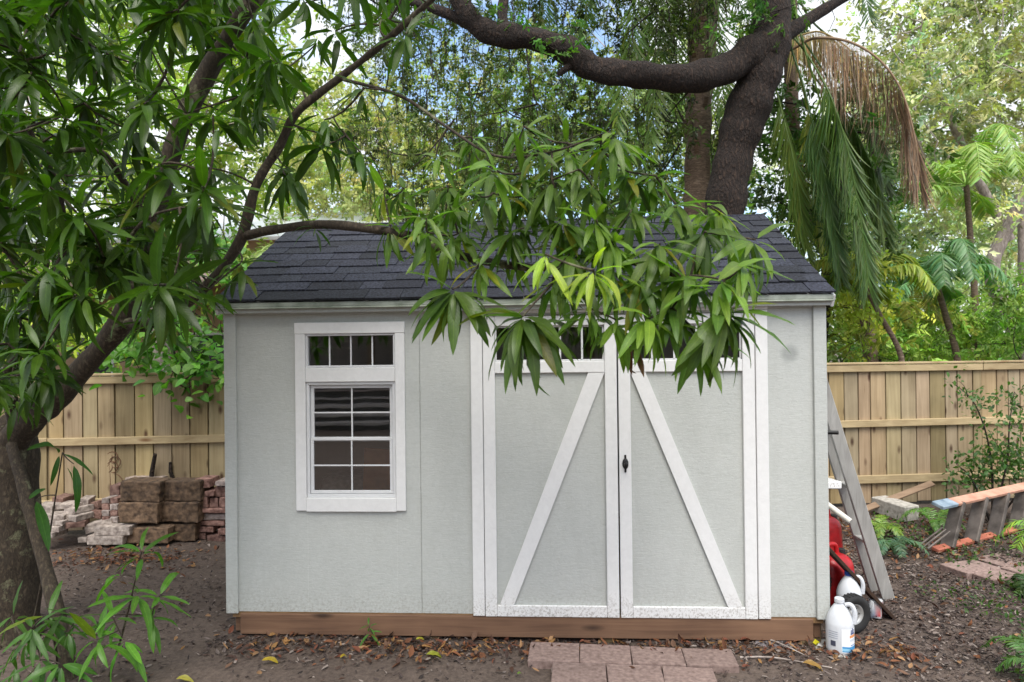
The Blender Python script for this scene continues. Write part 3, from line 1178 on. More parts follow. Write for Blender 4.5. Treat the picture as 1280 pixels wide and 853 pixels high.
LA = limb([(8, 560, -.05), (38, 525, -.12), (62, 506, -.15), (100, 465, -.2), (150, 405, -.28), (176, 330, -.32), (200, 240, -.36), (226, 160, -.4), (262, 84, -.45), (300, 25, -.52), (345, -40, -.6)], [.10, .078, .070, .064, .058, .054, .048, .043, .038], mango, 16, lump=.09)
LB = limb([(156, 402, -.29), (178, 408, -.36), (210, 392, -.44), (255, 362, -.52), (300, 302, -.6), (320, 232, -.64), (348, 185, -.66), (372, 140, -.7), (424, 98, -.75), (478, 55, -.8), (545, -5, -.9)], [.036, .032, .030, .028, .026, .023, .020, .018, .015], mango, 10, lump=.10)
LC = limb([(304, 296, -.6), (338, 288, -.68), (400, 281, -.8), (462, 286, -.95), (520, 297, -1.05), (570, 318, -1.15), (625, 330, -1.22), (680, 335, -1.3), (740, 322, -1.36), (800, 330, -1.4), (862, 350, -1.42)], [.026, .023, .021, .019, .017, .015, .011], mango, 9)
LD = limb([(226, 160, -.4), (268, 86, -.3), (288, 40, -.2), (292, -40, -.1)], [.04, .036, .032, .03], mango, 10)
LE = limb([(22, 540, -.04), (10, 470, -.3), (40, 420, -.5), (66, 360, -.7), (80, 300, -.8), (70, 230, -.95), (35, 160, -1.1)], [.05, .03, .024, .02, .016, .012], mango, 8)
LF = limb([(188, 284, -.34), (150, 220, -.6), (125, 190, -.75), (70, 190, -.9), (10, 196, -1.0)], [.025, .018, .014, .011, .008], mango, 7)
LG = limb([(424, 98, -.75), (500, 120, -.9), (560, 160, -1.1), (620, 195, -1.25), (690, 190, -1.35), (760, 165, -1.4)], [.010, .008, .006, .005, .003], mango, 7)
LS = limb([(14, 556, -.2), (30, 610, -.32), (52, 690, -.42), (72, 770, -.5), (92, 870, -.56)], [.03, .034, .037, .040, .046], mango, 12, 'stem')
nodes = list(np.concatenate([LA, LB, LC, LD, LE, LF, LG]))

mb_l, mb_y = MB(), MB()
items, targets = [], []


def add_ros(px, py, Y, ax, n, L, tn, hang, store=None):
    c = at(px, py, Y)
    (items if store is None else store).append((c, ax, n, L, np.asarray(tn), hang))
    targets.append(c)


# left mass: many shoots through a deep volume
for (px, py) in in_poly([(-60, -60), (330, -60), (345, 60), (270, 320), (200, 420), (130, 330), (60, 470), (-60, 520)], 255):
    Y = rng.uniform(-1.75, .6)
    lx = np.interp(py, [-40, 25, 84, 160, 240, 330, 405, 465], [345, 300, 262, 226, 200, 176, 150, 100])
    if Y < -.2 and abs(px - lx) < 40 and rng.random() < .55:
        continue
    if Y < -.2 and rng.random() < .22:
        continue
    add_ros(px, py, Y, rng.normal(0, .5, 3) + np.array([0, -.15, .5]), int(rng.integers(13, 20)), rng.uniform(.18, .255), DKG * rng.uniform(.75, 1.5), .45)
for (px, py) in in_poly([(300, -60), (560, -60), (500, 70), (440, 160), (390, 215), (330, 260)], 36):
    Y = rng.uniform(-1.2, .1)
    add_ros(px, py, Y, rng.normal(0, .5, 3) + np.array([.2, -.2, .4]), int(rng.integers(8, 12)), rng.uniform(.17, .23), DKG * rng.uniform(.9, 1.8), .5)
# hanging shoots by the roof corner and low left
for (px, py, Y, n, L) in ((262, 362, -.75, 11, .24), (228, 345, -.9, 9, .24), (205, 318, -.7, 9, .24), (395, 282, -.82, 6, .12), (60, 330, -1.5, 12, .26), (95, 265, -1.5, 12, .26), (20, 500, -.9, 9, .22), (45, 470, -1.2, 8, .22),
                         (160, 300, -1.2, 11, .25), (10, 430, -1.2, 10, .25), (180, 130, -1.4, 10, .24), (40, 90, -1.5, 11, .24), (120, 60, -1.3, 11, .24), (240, 20, -1.0, 10, .22), (330, 110, -.8, 10, .22), (405, 150, -.9, 10, .2), (450, 190, -1.0, 9, .2), (455, 110, -.95, 9, .2),
                         (260, 210, -.9, 10, .24), (300, 330, -.7, 8, .22), (360, 210, -.75, 9, .22)):
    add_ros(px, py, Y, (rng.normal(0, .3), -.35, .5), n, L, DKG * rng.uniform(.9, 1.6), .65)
# the bough over the roof and doors
front = [(566, 362, -1.45, 17, .275), (653, 396, -1.6, 24, .30), (812, 398, -1.55, 13, .235), (905, 392, -1.6, 19, .28), (930, 330, -1.55, 12, .25), (880, 290, -1.4, 11, .24),
         (845, 255, -1.35, 11, .22), (790, 262, -1.4, 11, .22), (740, 232, -1.4, 11, .22), (700, 275, -1.45, 11, .22), (640, 290, -1.35, 10, .22), (612, 212, -1.2, 11, .22),
         (560, 232, -1.15, 10, .21), (522, 266, -1.1, 10, .21), (488, 282, -1.0, 8, .2), (768, 168, -1.4, 11, .22), (655, 158, -1.2, 9, .2), (590, 172, -1.1, 9, .2), (690, 225, -1.4, 11, .22),
         (825, 305, -1.5, 12, .23), (862, 345, -1.55, 13, .24), (760, 300, -1.45, 11, .22), (712, 318, -1.5, 10, .22), (800, 350, -1.5, 12, .23), (872, 425, -1.5, 9, .22), (770, 400, -1.45, 8, .2),
         (735, 385, -1.45, 8, .2), (900, 265, -1.3, 9, .22), (820, 220, -1.3, 9, .2), (655, 245, -1.3, 10, .21), (745, 275, -1.5, 10, .22), (785, 215, -1.35, 10, .21), (840, 385, -1.5, 10, .23), (905, 350, -1.6, 12, .24),
         (945, 300, -1.4, 9, .22), (505, 235, -1.0, 8, .18), (545, 195, -1.05, 8, .18), (480, 240, -.95, 7, .18), (600, 330, -1.3, 7, .18), (690, 355, -1.45, 8, .2), (765, 335, -1.5, 10, .21), (710, 190, -1.35, 8, .2), (575, 290, -1.2, 8, .2), (625, 250, -1.3, 9, .2)]
for (px, py, Y, n, L) in front:
    ax = np.array([(px - 740) / 380 + rng.normal(0, .25), -.45 + rng.normal(0, .2), .45 + rng.normal(0, .2)])
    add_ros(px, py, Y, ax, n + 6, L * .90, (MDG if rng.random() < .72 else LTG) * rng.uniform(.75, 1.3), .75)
for (px, py) in in_poly([(500, 250), (600, 190), (770, 160), (880, 240), (950, 330), (930, 400), (860, 380), (760, 370), (640, 330), (540, 320)], 44):
    add_ros(px, py, rng.uniform(-1.5, -1.0), (rng.normal(0, .5), -.4, .5), int(rng.integers(7, 11)), rng.uniform(.15, .2), (MDG if rng.random() < .7 else LTG) * rng.uniform(.75, 1.25), .7)
yel = []
add_ros(742, 338, -1.80, (.05, -.6, .5), 16, .17, YLG, .75, yel)
add_ros(682, 318, -1.78, (-.1, -.5, .4), 6, .16, YLG * np.array([.9, 1, .8]), .8, yel)
lay_rosettes(mb_l, items)
lay_rosettes(mb_y, yel, 0)
mb_l.mat = 1
grow(nodes, targets, mb_l, .0035, .016, 5, .05)
mb_l.build('crown', [M['mango_leaf'], M['mango_bark']], mango, True)
o = mb_y.build('young_leaves', M['mango_leaf'], mango, True)
o['label'] = 'yellow-green young leaves hanging before the door header'
# a withered leaf tuft
mb = MB()
p, d, u, l = rosette(at(789, 425, -1.45), (0, -.2, .4), 7, .13, hang=1.6)
leaves(mb, p, d, u, l, l * .2, rng.normal(1.0, .5, 7), tints(7, S(104, 78, 50), .2), 7, None, .9, .03)
o = mb.build('withered_leaves', M['dry_leaf'], mango, True)
o['label'] = 'brown withered leaf tuft above the door meeting'

# ---------------------------------------------------------------- live oak behind the shed
ob = at(890, 520, 4.6)
oak = thing('live_oak', 'dark barked oak behind the shed with a heavy limb bent over the roof', 'tree', (ob[0], 4.6, 0))
YO = 4.6
mb = MB()
P = spline([(ob[0], YO, -.1), (ob[0] + .02, YO, 1.2), at(896, 330, YO), at(905, 262, YO), at(916, 200, YO), at(932, 145, YO - .05), at(950, 95, YO - .1), at(962, 40, YO - .1), at(966, -30, YO), at(985, -120, YO + .1)], 7)
tube(mb, P, [.40, .33, .27, .245, .24, .25, .28, .24, .19, .17], 26, .09)
mb.build('trunk', M['oak_bark'], oak, True)
OT = P
OL = limb([(965, 62, YO - .12), (935, 72, YO - .2), (900, 90, YO - .3), (850, 98, YO - .45), (795, 93, YO - .55), (742, 86, YO - .65), (706, 62, YO - .7), (660, 47, YO - .75), (610, 40, YO - .8), (582, 15, YO - .85), (562, -30, YO - .9)], [.27, .22, .175, .155, .15, .15, .14, .13, .12, .10], oak, 22, lump=.10, mat='oak_bark')
OL2 = limb([(600, 36, YO - .8), (560, 18, YO - .8), (520, 4, YO - .7), (470, -4, YO - .6), (400, -20, YO - .4)], [.08, .06, .05, .04, .03], oak, 9, mat='oak_bark')
OL3 = limb([(632, 44, YO - .76), (628, 10, YO - .7), (640, -40, YO - .6)], [.07, .06, .05], oak, 8, mat='oak_bark')
OL4 = limb([(716, 80, YO - .7), (702, 90, YO - .76), (698, 92, YO - .8)], [.05, .035, .03], oak, 8, 'branch_stub', mat='oak_bark')
OL5 = limb([(958, 60, YO - .1), (1010, 25, YO + .2), (1060, -5, YO + .4), (1130, -40, YO + .7)], [.12, .08, .06, .05], oak, 8, mat='oak_bark')


def crown(name, parent, mat, regions, leaf, tint, wood=None, nodes=None, r=(.006, .03), per=80, spread=.32, tvar=.25, wl=.5, clumpvar=.25, sides=4, strand=0.0, extra=()):
    """regions: (polygon of photo directions, nearest and farthest y, clumps). Leaves gather in clumps, clumps in a deep volume."""
    cs = []
    for poly, y0, y1, n in regions:
        for (px, py) in in_poly(poly, n):
            cs.append(at(px, py, rng.uniform(y0, y1)))
    cs = np.array(list(cs) + list(extra))
    mbl = MB()
    KL = 8
    per = max(1, per // KL)
    N = len(cs) * per
    ci = np.repeat(np.arange(len(cs)), per)
    sg = spread * rng.uniform(.6, 1.4, len(cs))
    pos = cs[ci] + rng.normal(0, 1, (N, 3)) * (sg[ci])[:, None] * np.array([1, 1, .62])
    if strand:
        k = 7
        off = rng.normal(0, 1, (len(cs), k, 3)) * sg[:, None, None] * 1.25
        si = rng.integers(0, k, N)
        tdn = rng.random(N) ** .8
        pos = cs[ci] + off[ci, si] + rng.normal(0, .04, (N, 3)) + np.array([0, 0, -1.0]) * (tdn * strand)[:, None] + np.array([0, 0, .5 * strand])
        for c_ in range(len(cs)):
            for q in range(0, k, 2):
                a_ = cs[c_] + off[c_, q] + np.array([0, 0, .5 * strand])
                mbl.mat = 1
                tube(mbl, [a_, a_ + np.array([rng.normal(0, .04), 0, -.5 * strand]), a_ + np.array([rng.normal(0, .07), 0, -1.05 * strand])], [.007, .005, .003], 4, cap=False)
                mbl.mat = 0
    ct = np.clip(rng.normal(1, clumpvar, len(cs)), .4, 1.9)
    tn = tints(N, tint, tvar) * ct[ci][:, None]
    L = leaf * rng.uniform(.75, 1.25, N)
    sprays(mbl, pos, KL, leaf * rng.uniform(1.6, 3.2, N), L, wl, np.clip(tn, 0, .9))
    if wood and nodes is not None:
        k = min(len(cs), 140)
        mbl.mat = 1
        grow(list(nodes), list(cs[rng.permutation(len(cs))[:k]]), mbl, r[0], r[1], sides, .06)
    return mbl.build(name, [M[mat], M[wood or 'oak_bark']], parent)


# unseen oak boughs, added out of frame to shade the shed's right side
SHADE_CLUMPS = [np.array([rng.uniform(-.6, 3.8), rng.uniform(-4.6, -1.0), rng.uniform(5.2, 7.2)]) for _ in range(44)]
OL6 = spline([OT[-1], (1.6, 2.4, 6.6), (1.6, .4, 6.9), (1.5, -1.6, 6.6), (1.8, -3.6, 6.2)], 8)
mb = MB()
tube(mb, OL6, [.16, .12, .09, .06, .03], 10, .06)
mb.build('limb', M['oak_bark'], oak, True)  # added limb that carries the out-of-frame shading clumps
crown('crown', oak, 'soft_leaf', [([(430, -80), (900, -80), (900, 60), (840, 250), (620, 285), (480, 270), (440, 120)], 5.2, 8.4, 150),
                                  ([(560, -90), (1000, -90), (1000, 20), (900, 30), (700, 10)], 4.8, 6.5, 34)], .066, S(84, 100, 48), 'oak_bark', list(OL) + list(OL2) + list(OL3) + list(OT[-30:]) + list(OL6), (.003, .016), 230, .27, .4, clumpvar=.42, strand=.55, extra=SHADE_CLUMPS)
crown('limb_leaves', oak, 'soft_leaf', [([(590, 5), (720, 45), (735, 75), (650, 60)], 3.6, 4.0, 8), ([(880, 0), (1010, 0), (1000, 45), (905, 40)], 4.1, 4.5, 9)], .07, S(84, 122, 48), 'oak_bark', list(OL), (.003, .01), 60, .12, .3)


# ---------------------------------------------------------------- generic tree with its own volume
def tree(name, label, px, yb, Y, r0, top, regions, leaf, tint, bark, cat='tree', group=None, per=190, spread=.5, lean=(0, 0), limbs=(), mat='soft_leaf', wl=.5, twr=(.01, .05), tvar=.25, clumpvar=.25):
    b = at(px, yb, Y)
    root = thing(name, label, cat, (b[0], Y, 0), group)
    mb = MB()
    P = spline([(b[0], Y, -.1), (b[0] + lean[0] * .3, Y, top * .35), (b[0] + lean[0] * .7, Y + lean[1] * .6, top * .7), (b[0] + lean[0], Y + lean[1], top)], 6)
    tube(mb, P, [r0 * 1.25, r0, r0 * .8, r0 * .55], 12, .07)
    mb.build('trunk', M[bark], root, True)
    nd = list(P[len(P) // 3:])
    for path, rad in limbs:
        nd += list(limb(path, rad, root, 9, mat=bark))
    crown('crown', root, mat, regions, leaf, tint, bark, nd, twr, per, spread, tvar, wl, clumpvar)
    return root


# dark glossy tree hanging just beyond the shed's right end
tree('leafy_tree', 'dense dark green small leaved tree hanging behind the hanging palm frond', 1010, 420, 6.2, .11, 4.6,
     [([(950, 110), (1040, 120), (1110, 160), (1165, 230), (1120, 300), (1040, 320), (960, 270), (930, 190)], 5.2, 7.4, 52)], .10, S(72, 102, 40), 'oak_bark', per=120, spread=.30, lean=(.5, 0))
# right side mass of pale oaks
tree('pale_oak', 'tall pale grey limbed oak with sparse olive leaves beyond the right fence', 1290, 430, 13.5, .17, 5.0,
     [([(1085, 20), (1180, -60), (1330, -60), (1330, 280), (1200, 270), (1120, 170)], 11, 17, 130)], .14, S(168, 168, 128), 'pale_bark', per=210, spread=.6, clumpvar=.35, lean=(-.2, 0),
     limbs=[([(1272, 420, 13.5), (1240, 345, 13.3), (1252, 300, 13.2), (1272, 262, 13), (1290, 210, 13)], [.20, .18, .16, .14, .12]), ([(1262, 300, 13.3), (1215, 210, 13), (1180, 130, 12.6), (1150, 60, 12.4)], [.12, .10, .08, .05]), ([(1215, 210, 13), (1150, 180, 12.6), (1080, 140, 12.4)], [.07, .05, .03])])
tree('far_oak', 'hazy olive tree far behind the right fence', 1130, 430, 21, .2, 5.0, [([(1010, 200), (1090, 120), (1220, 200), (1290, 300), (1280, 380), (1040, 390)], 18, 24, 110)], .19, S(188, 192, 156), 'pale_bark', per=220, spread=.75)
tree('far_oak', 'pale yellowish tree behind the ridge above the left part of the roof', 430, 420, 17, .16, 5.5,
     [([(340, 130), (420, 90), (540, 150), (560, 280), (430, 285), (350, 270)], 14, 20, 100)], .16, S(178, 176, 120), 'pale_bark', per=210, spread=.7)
tree('far_oak', 'tall olive tree behind the middle of the roof', 690, 420, 19, .16, 5.0,
     [([(520, 60), (700, 20), (900, 60), (960, 280), (760, 290), (540, 285)], 15, 22, 150)], .17, S(134, 142, 82), 'pale_bark', per=150, spread=.65, clumpvar=.4)
tree('far_oak', 'mid green tree standing between the palm trunk and the roof ridge', 800, 420, 11, .12, 4.5,
     [([(560, 120), (700, 90), (870, 110), (960, 240), (900, 285), (640, 285)], 9, 13, 80)], .12, S(96, 116, 58), 'oak_bark', per=150, spread=.5, clumpvar=.4)
tree('far_oak', 'bright yellow-green tree behind the mango leaves at the left fence', 200, 430, 9.5, .2, 5,
     [([(-60, -40), (330, -40), (400, 130), (330, 270), (240, 410), (60, 430), (-60, 430)], 7, 12, 150)], .14, S(140, 160, 62), 'pale_bark', per=200, spread=.5)
# rounded leaved shrub reaching over the left fence
rb = at(225, 470, 2.75)
rl = thing('leafy_shrub', 'bright green shrub with rounded leaves spilling over the left fence', 'shrub', (rb[0], 3.15, 0))
mb = MB()
stem_nodes = []
for k in range(4):
    q = at(200 + k * 22, 400 + rng.uniform(-30, 30), 2.9 + .1 * k)
    P = spline([(rb[0] + rng.normal(0, .08), 3.15, -.05), (rb[0] + rng.normal(0, .15), 3.15, 1.0), q], 6)
    tube(mb, P, [.03, .02, .008], 7, .05)
    stem_nodes += list(P[6:])
cs = [at(px, py, rng.uniform(2.15, 3.6)) for px, py in in_poly([(140, 330), (220, 270), (300, 300), (300, 440), (262, 505), (225, 480), (110, 470)], 80)]
cs += [at(px, py, rng.uniform(2.15, 2.4)) for px, py in in_poly([(160, 430), (285, 400), (285, 470), (255, 505), (225, 490), (170, 480)], 26)]
N = len(cs) * 9
ci = np.repeat(np.arange(len(cs)), 9)
pos = np.array(cs)[ci] + rng.normal(0, .10, (N, 3))
dirs = norm(rng.normal(0, 1, (N, 3)) * np.array([1, 1, .5]) + np.array([0, -.2, -.55]))
grow(stem_nodes, cs, mb, .003, .012, 5, .0)
mb.build('stems', M['oak_bark'], rl, True)
mb = MB()
LL = rng.uniform(.07, .13, N)
leaves(mb, pos, dirs, rng.normal(0, .4, (N, 3)) + np.array([0, -.4, 1]), LL, LL * .78, rng.normal(.4, .2, N), tints(N, S(92, 138, 54), .22), 5, lambda q: np.sin(np.pi * np.clip(q, 0, 1) ** .6) ** .7, .2, .006)
mb.build('crown', M['round_leaf'], rl, True)


# ---------------------------------------------------------------- palms
def frond_part(name, parent, path, n, leaf, w, hang, tint, mat='palm_leaf', rad=(.018, .004), start=.15, tvar=.15, world=None, rach=None, curve=.9, fwd=.55):
    P = spline(path, 8)
    mb = MB()
    tube(mb, P, np.linspace(rad[0], rad[1], len(P)), 6, 0, tint=rach if rach is not None else tuple(np.asarray(tint) * 1.3))
    T = np.gradient(P, axis=0)
    T = norm(T)
    ss = np.linspace(start, 1, n)
    f = ss * (len(P) - 1)
    i0 = np.clip(f.astype(int), 0, len(P) - 2)
    fr = (f - i0)[:, None]
    pp = P[i0] * (1 - fr) + P[i0 + 1] * fr
    tt = norm(T[i0] * (1 - fr) + T[i0 + 1] * fr)
    sd = np.cross(tt, np.array([0, 0, 1.0]))
    bad = np.linalg.norm(sd, axis=1) < .25
    sd[bad] = np.array([1.0, .3, 0])
    sd = norm(sd)
    nn = np.cross(sd, tt)
    pos, ax, up, L = [], [], [], []
    for s_ in (-1, 1):
        d = sd * s_ + tt * fwd + nn * rng.uniform(-.05, .35, (n, 1)) + np.array([0, 0, -1.0]) * hang + rng.normal(0, .10, (n, 3))
        pos.append(pp)
        ax.append(norm(d))
        up.append(nn + np.array([0, 0, .3]) + rng.normal(0, .12, (n, 3)))
        L.append(leaf * (.45 + .55 * np.sin(np.pi * np.clip(ss * .9 + .08, 0, 1))) * rng.uniform(.8, 1.15, n))
    pos, ax, up, L = map(np.concatenate, (pos, ax, up, L))
    m = len(pos)
    leaves(mb, pos, ax, up, L, np.full(m, w) * rng.uniform(.8, 1.2, m), rng.normal(curve, .25, m), tints(m, tint, tvar), 5, lambda q: np.clip(np.sin(np.pi * np.clip(q, 0, 1) ** .55), .05, 1) ** .6, .25, .0)
    return mb.build(name, M[mat], parent, True)


# tall queen palm behind the oak
YP = 6.4
pb = at(880, 420, YP)
qp = thing('queen_palm', 'tall palm with a rough fibrous trunk behind the bent oak limb', 'palm', (pb[0], YP, 0))
mb = MB()
P = spline([(pb[0], YP, -.1), at(874, 300, YP), at(872, 180, YP), at(876, 80, YP), at(884, -20, YP), at(890, -110, YP)], 10)
tube(mb, P, [.24, .2, .19, .2, .19, .16], 14, .09)
for k in range(46):
    i = int(rng.uniform(.35, .98) * (len(P) - 1))
    a = rng.uniform(0, 6.28)
    dv = np.array([math.cos(a), math.sin(a), 0])
    p0 = P[i] + dv * .15
    bar(mb, p0, p0 + dv * rng.uniform(.06, .16) + np.array([0, 0, rng.uniform(.12, .38)]), .07, .018, (0, 0, 1) if True else 0, .004, tuple(rng.uniform(.7, 1.2) * np.array([1, .9, .8])))
mb.build('trunk', M['palm_bark'], qp)
ct = at(890, -120, YP)
PG = S(74, 104, 42)
for k in range(11):
    a = k * .571 + .2
    dv = np.array([math.cos(a), math.sin(a), 0])
    frond_part('frond', qp, [ct, ct + dv * .8 + np.array([0, 0, .5]), ct + dv * 1.7 + np.array([0, 0, .25]), ct + dv * 2.4 + np.array([0, 0, -.75]), ct + dv * 2.6 + np.array([0, 0, -1.6])], 60, .62, .03, .75, np.array(PG) * rng.uniform(.8, 1.3))
for (x1, y1, x2, y2, Y2) in ((800, -20, 770, 160, 5.6), (830, -20, 812, 190, 5.5), (900, 60, 915, 230, 6.0), (850, -10, 838, 200, 7.0), (905, -40, 985, 120, 6.6), (760, -60, 700, 110, 6.0)):
    frond_part('frond', qp, [ct, (at(x1, y1 - 70, (Y2 + YP) / 2) + ct) / 2 + np.array([0, 0, .25]), at(x1, y1, Y2), at((x1 + x2) / 2, (y1 + y2) / 2, Y2), at(x2, y2, Y2)], 60, .6, .028, .9, np.array(S(92, 118, 50)) * rng.uniform(.8, 1.3))

# second palm out of frame above, whose fronds hang at the right end of the shed
YQ = 3.9
qb = at(1085, 440, 7.2)
q2 = thing('drooping_palm', 'palm with long drooping green fronds and a dead brown frond right of the oak', 'palm', (qb[0], 7.2, 0))
hub = at(985, -40, 6.0)
mb = MB()
tube(mb, spline([(qb[0] + .1, 7.2, -.1), (qb[0] - .15, 7.0, 2.2), (hub[0] + .25, 6.3, 4.0), hub], 8), [.13, .11, .10, .10], 12, .06)
mb.build('trunk', M['palm_bark'], q2, True)
BR = S(138, 116, 94)
o = frond_part('dead_frond', q2, [hub, at(978, 58, 5.4), at(1018, 48, 5.0), at(1060, 52, 4.7), at(1098, 74, 4.5), at(1126, 112, 4.45), at(1142, 165, 4.4), at(1150, 215, 4.4)], 230, 1.15, .014, 4.5, BR, 'dry_leaf', (.022, .010), .32, .3, curve=.15, fwd=.6)
o['label'] = 'dead brown frond hanging down in strings'
o = frond_part('dead_frond', q2, [hub, at(985, 40, 5.6), at(1025, 40, 5.3), at(1062, 62, 5.1), at(1085, 95, 5.0)], 110, .8, .018, 3.0, S(172, 152, 100), 'dry_leaf', (.018, .008), .30, .3, curve=.2, fwd=.4)
for pth, lf_, tn_, st_ in (
        ([(985, 30, 5.2), (1010, 70, 4.9), (1038, 120, 4.6), (1060, 190, 4.5), (1078, 290, 4.45), (1086, 355, 4.4)], .78, S(72, 98, 36), .45),
        ([(1000, 60, 5.4), (1035, 120, 5.1), (1075, 180, 4.9), (1100, 240, 4.8), (1108, 290, 4.8)], .7, S(92, 114, 44), .45),
        ([(960, 60, 5.6), (975, 130, 5.3), (992, 200, 5.1), (1002, 270, 5.0), (1008, 310, 5.0)], .62, S(98, 122, 50), .4),
        ([(1000, 40, 5.0), (1028, 140, 4.9), (1042, 250, 4.8), (1052, 345, 4.8)], .66, S(96, 122, 50), .5),
        ([(990, 50, 5.6), (1010, 140, 5.5), (1022, 220, 5.4), (1030, 300, 5.4)], .6, S(150, 160, 62), .5),
        ([(985, 40, 5.0), (1005, 110, 4.75), (1024, 190, 4.65), (1040, 270, 4.6), (1050, 340, 4.6)], .6, S(58, 84, 36), .5),
        ([(995, 30, 5.3), (1030, 90, 5.0), (1062, 150, 4.85), (1090, 210, 4.8), (1098, 270, 4.8)], .62, S(70, 96, 40), .45),
        ([(1010, 20, 5.6), (1050, 60, 5.5), (1085, 120, 5.4), (1100, 180, 5.4), (1106, 230, 5.4)], .7, S(64, 86, 34), .4)):
    frond_part('frond', q2, [hub] + [at(*q) for q in pth], 180, lf_, .0165, 2.4, tn_, start=st_, curve=.35, fwd=.7)


def small_palm(label, px, py_top, Y, r, fronds, tint, lean=0.0, basepx=None, leaf=.4, name='small_palm', group='slender palms beyond the right fence', h=None):
    top = at(px, py_top, Y)
    bxx = at(basepx if basepx else px, 445, Y)
    root = thing(name, label, 'palm', (bxx[0] + lean * .3, Y, 0), group)
    mb = MB()
    P = spline([(bxx[0] + lean * .3, Y, -.1), (bxx[0] + lean * .12, Y, bxx[2] * .6), bxx, (top * .55 + bxx * .45), top], 8)
    tube(mb, P, [r * 1.3, r * 1.1, r, r * .9, r * .8], 10, .05)
    mb.build('trunk', M['palm_bark'] if r < .08 else M['pale_bark'], root, True)
    for (dx, dy, dz, l) in fronds:
        d = norm(np.array([dx, dy, 0.0]) + 1e-6)
        frond_part('frond', root, [top, top + d * l * .35 + np.array([0, 0, dz * l * .5]), top + d * l * .75 + np.array([0, 0, dz * l * .55]), top + d * l + np.array([0, 0, dz * l * .2 - .25 * l])], 60, leaf, .030, .45, np.array(tint) * rng.uniform(.8, 1.25), rad=(.02, .004), curve=.7)
    return root


FR = [(1, .2, .7, 1.5), (-1, .1, .6, 1.4), (.3, 1, .8, 1.4), (-.4, -1, .7, 1.3), (.7, -.8, .3, 1.5), (-.8, .7, .2, 1.3), (.9, .9, -.2, 1.2), (-1, -.4, -.1, 1.2), (.1, -1, 1.2, 1.2)]
small_palm('slender palm with feathery crown, tallest beyond the right fence', 1208, 232, 8.6, .06, FR, S(138, 164, 78), basepx=1224)
small_palm('short palm with bluish green crown close above the right fence', 1170, 352, 7.4, .055, [(a, b, c, d * .72) for a, b, c, d in FR], S(100, 140, 86), basepx=1196, leaf=.34)
small_palm('leaning pale trunked palm beside the shed corner', 1078, 352, 5.4, .036, [(a, b, c, d * .6) for a, b, c, d in FR[:7]], S(140, 150, 60), basepx=1126, leaf=.3)
small_palm('low yellowing palm half hidden behind the right fence', 1128, 398, 8.8, .05, [(a, b, c - .2, d * .8) for a, b, c, d in FR], S(168, 164, 70), leaf=.36)
small_palm('small palm seen past the left end of the roof', 318, 330, 6.0, .04, [(a, b, c, d * .5) for a, b, c, d in FR[:7]], S(150, 166, 96), leaf=.25, group='small palms over the left fence')

# shrubs beyond the right fence
shr = [(1052, 400, 6.0, 'yellow-green shrub behind the fence against the shed corner', S(176, 186, 76), [(1030, 300), (1090, 330), (1100, 450), (1030, 460)], 20),
       (1100, 420, 7.2, 'mid green shrub behind the fence below the leaning palm', S(146, 176, 76), [(1060, 400), (1150, 390), (1160, 455), (1060, 455)], 19),
       (1165, 420, 8.2, 'bright green shrub behind the fence under the short palm', S(160, 188, 84), [(1130, 405), (1215, 395), (1220, 450), (1130, 455)], 19),
       (1245, 420, 7.6, 'green shrub behind the fence at the picture edge', S(132, 166, 74), [(1205, 400), (1300, 380), (1300, 450), (1210, 450)], 20),
       (1275, 380, 6.6, 'dark green tall shrub behind the fence at the right picture edge', S(126, 156, 78), [(1262, 350), (1310, 335), (1310, 430), (1268, 430)], 13)]
for px, py, Y, lb, tn, poly, n in shr:
    tree('garden_shrub', lb, px, 450, Y, .04, 1.5, [(poly, Y - .5, Y + .9, n)], .10, tn, 'oak_bark', 'shrub', 'shrubs beyond the right fence', per=110, spread=.26, wl=.45, twr=(.004, .015))
# deep hedge far behind so no bare horizon shows between trunks
mb = MB()
N = 26000
xs = rng.uniform(-45, 48, N)
pos = np.stack([xs, rng.uniform(26, 34, N), np.abs(rng.normal(0, 1.0, N)) * 2.4 + .1], 1)
flecks(mb, pos, rng.uniform(.3, .6, N), rng.uniform(.2, .35, N), tints(N, S(112, 132, 70), .3))
tag(mb.build('far_treeline', M['soft_leaf']), 'hazy far belt of greenery closing the view behind the gardens', 'treeline', None, 'stuff')

# ---------------------------------------------------------------- neighbour's house past the left fence
YH = 13.0
hp = at(240, 300, YH)
hx0, hx1 = at(-120, 300, YH)[0], at(470, 300, YH)[0]
house = thing('neighbour_house', 'terracotta walled house with a pale metal roof seen through leaves at left', 'house', ((hx0 + hx1) / 2, YH + 3, 0))
zw = at(300, 300, YH)[2]
mb = MB()
bx(mb, hx0, hx1, YH, YH + 6, -.1, zw, .01)
mb.build('wall', M['terracotta_wall'], house)
zr = at(400, 268, YH + 3)[2]
mb = MB()
for s_ in (-1, 1):
    y0, y1 = YH + 3 + s_ * 3.5, YH + 3
    bar(mb, ((hx0 + hx1) / 2, y0, zw - .05), ((hx0 + hx1) / 2, y1, zr), hx1 - hx0 + .8, .10, (0, 0, 1), .01)
mb.build('roof', M['metal_roof'], house)
mb = MB()
bar(mb, ((hx0 + hx1) / 2 - .8, YH - 2.6, at(300, 352, YH - 2.6)[2]), ((hx0 + hx1) / 2 - .8, YH + .1, zw - .35), hx1 - hx0 - 1.6, .12, (0, 0, 1), .01)
mb.build('porch_roof', M['pink_roof'], house)
for k in range(3):
    x = hx0 + 2.2 + k * 3.0
    mb = MB()
    bx(mb, x - .5, x + .5, YH - .03, YH - .001, 1.0, 2.2, .005)
    w = mb.build('window', M['trim'], house)
    mb = MB()
    bx(mb, x - .43, x + .43, YH - .04, YH - .0305, 1.07, 2.13, .002)
    mb.build('pane', M['dark_glass'], w)

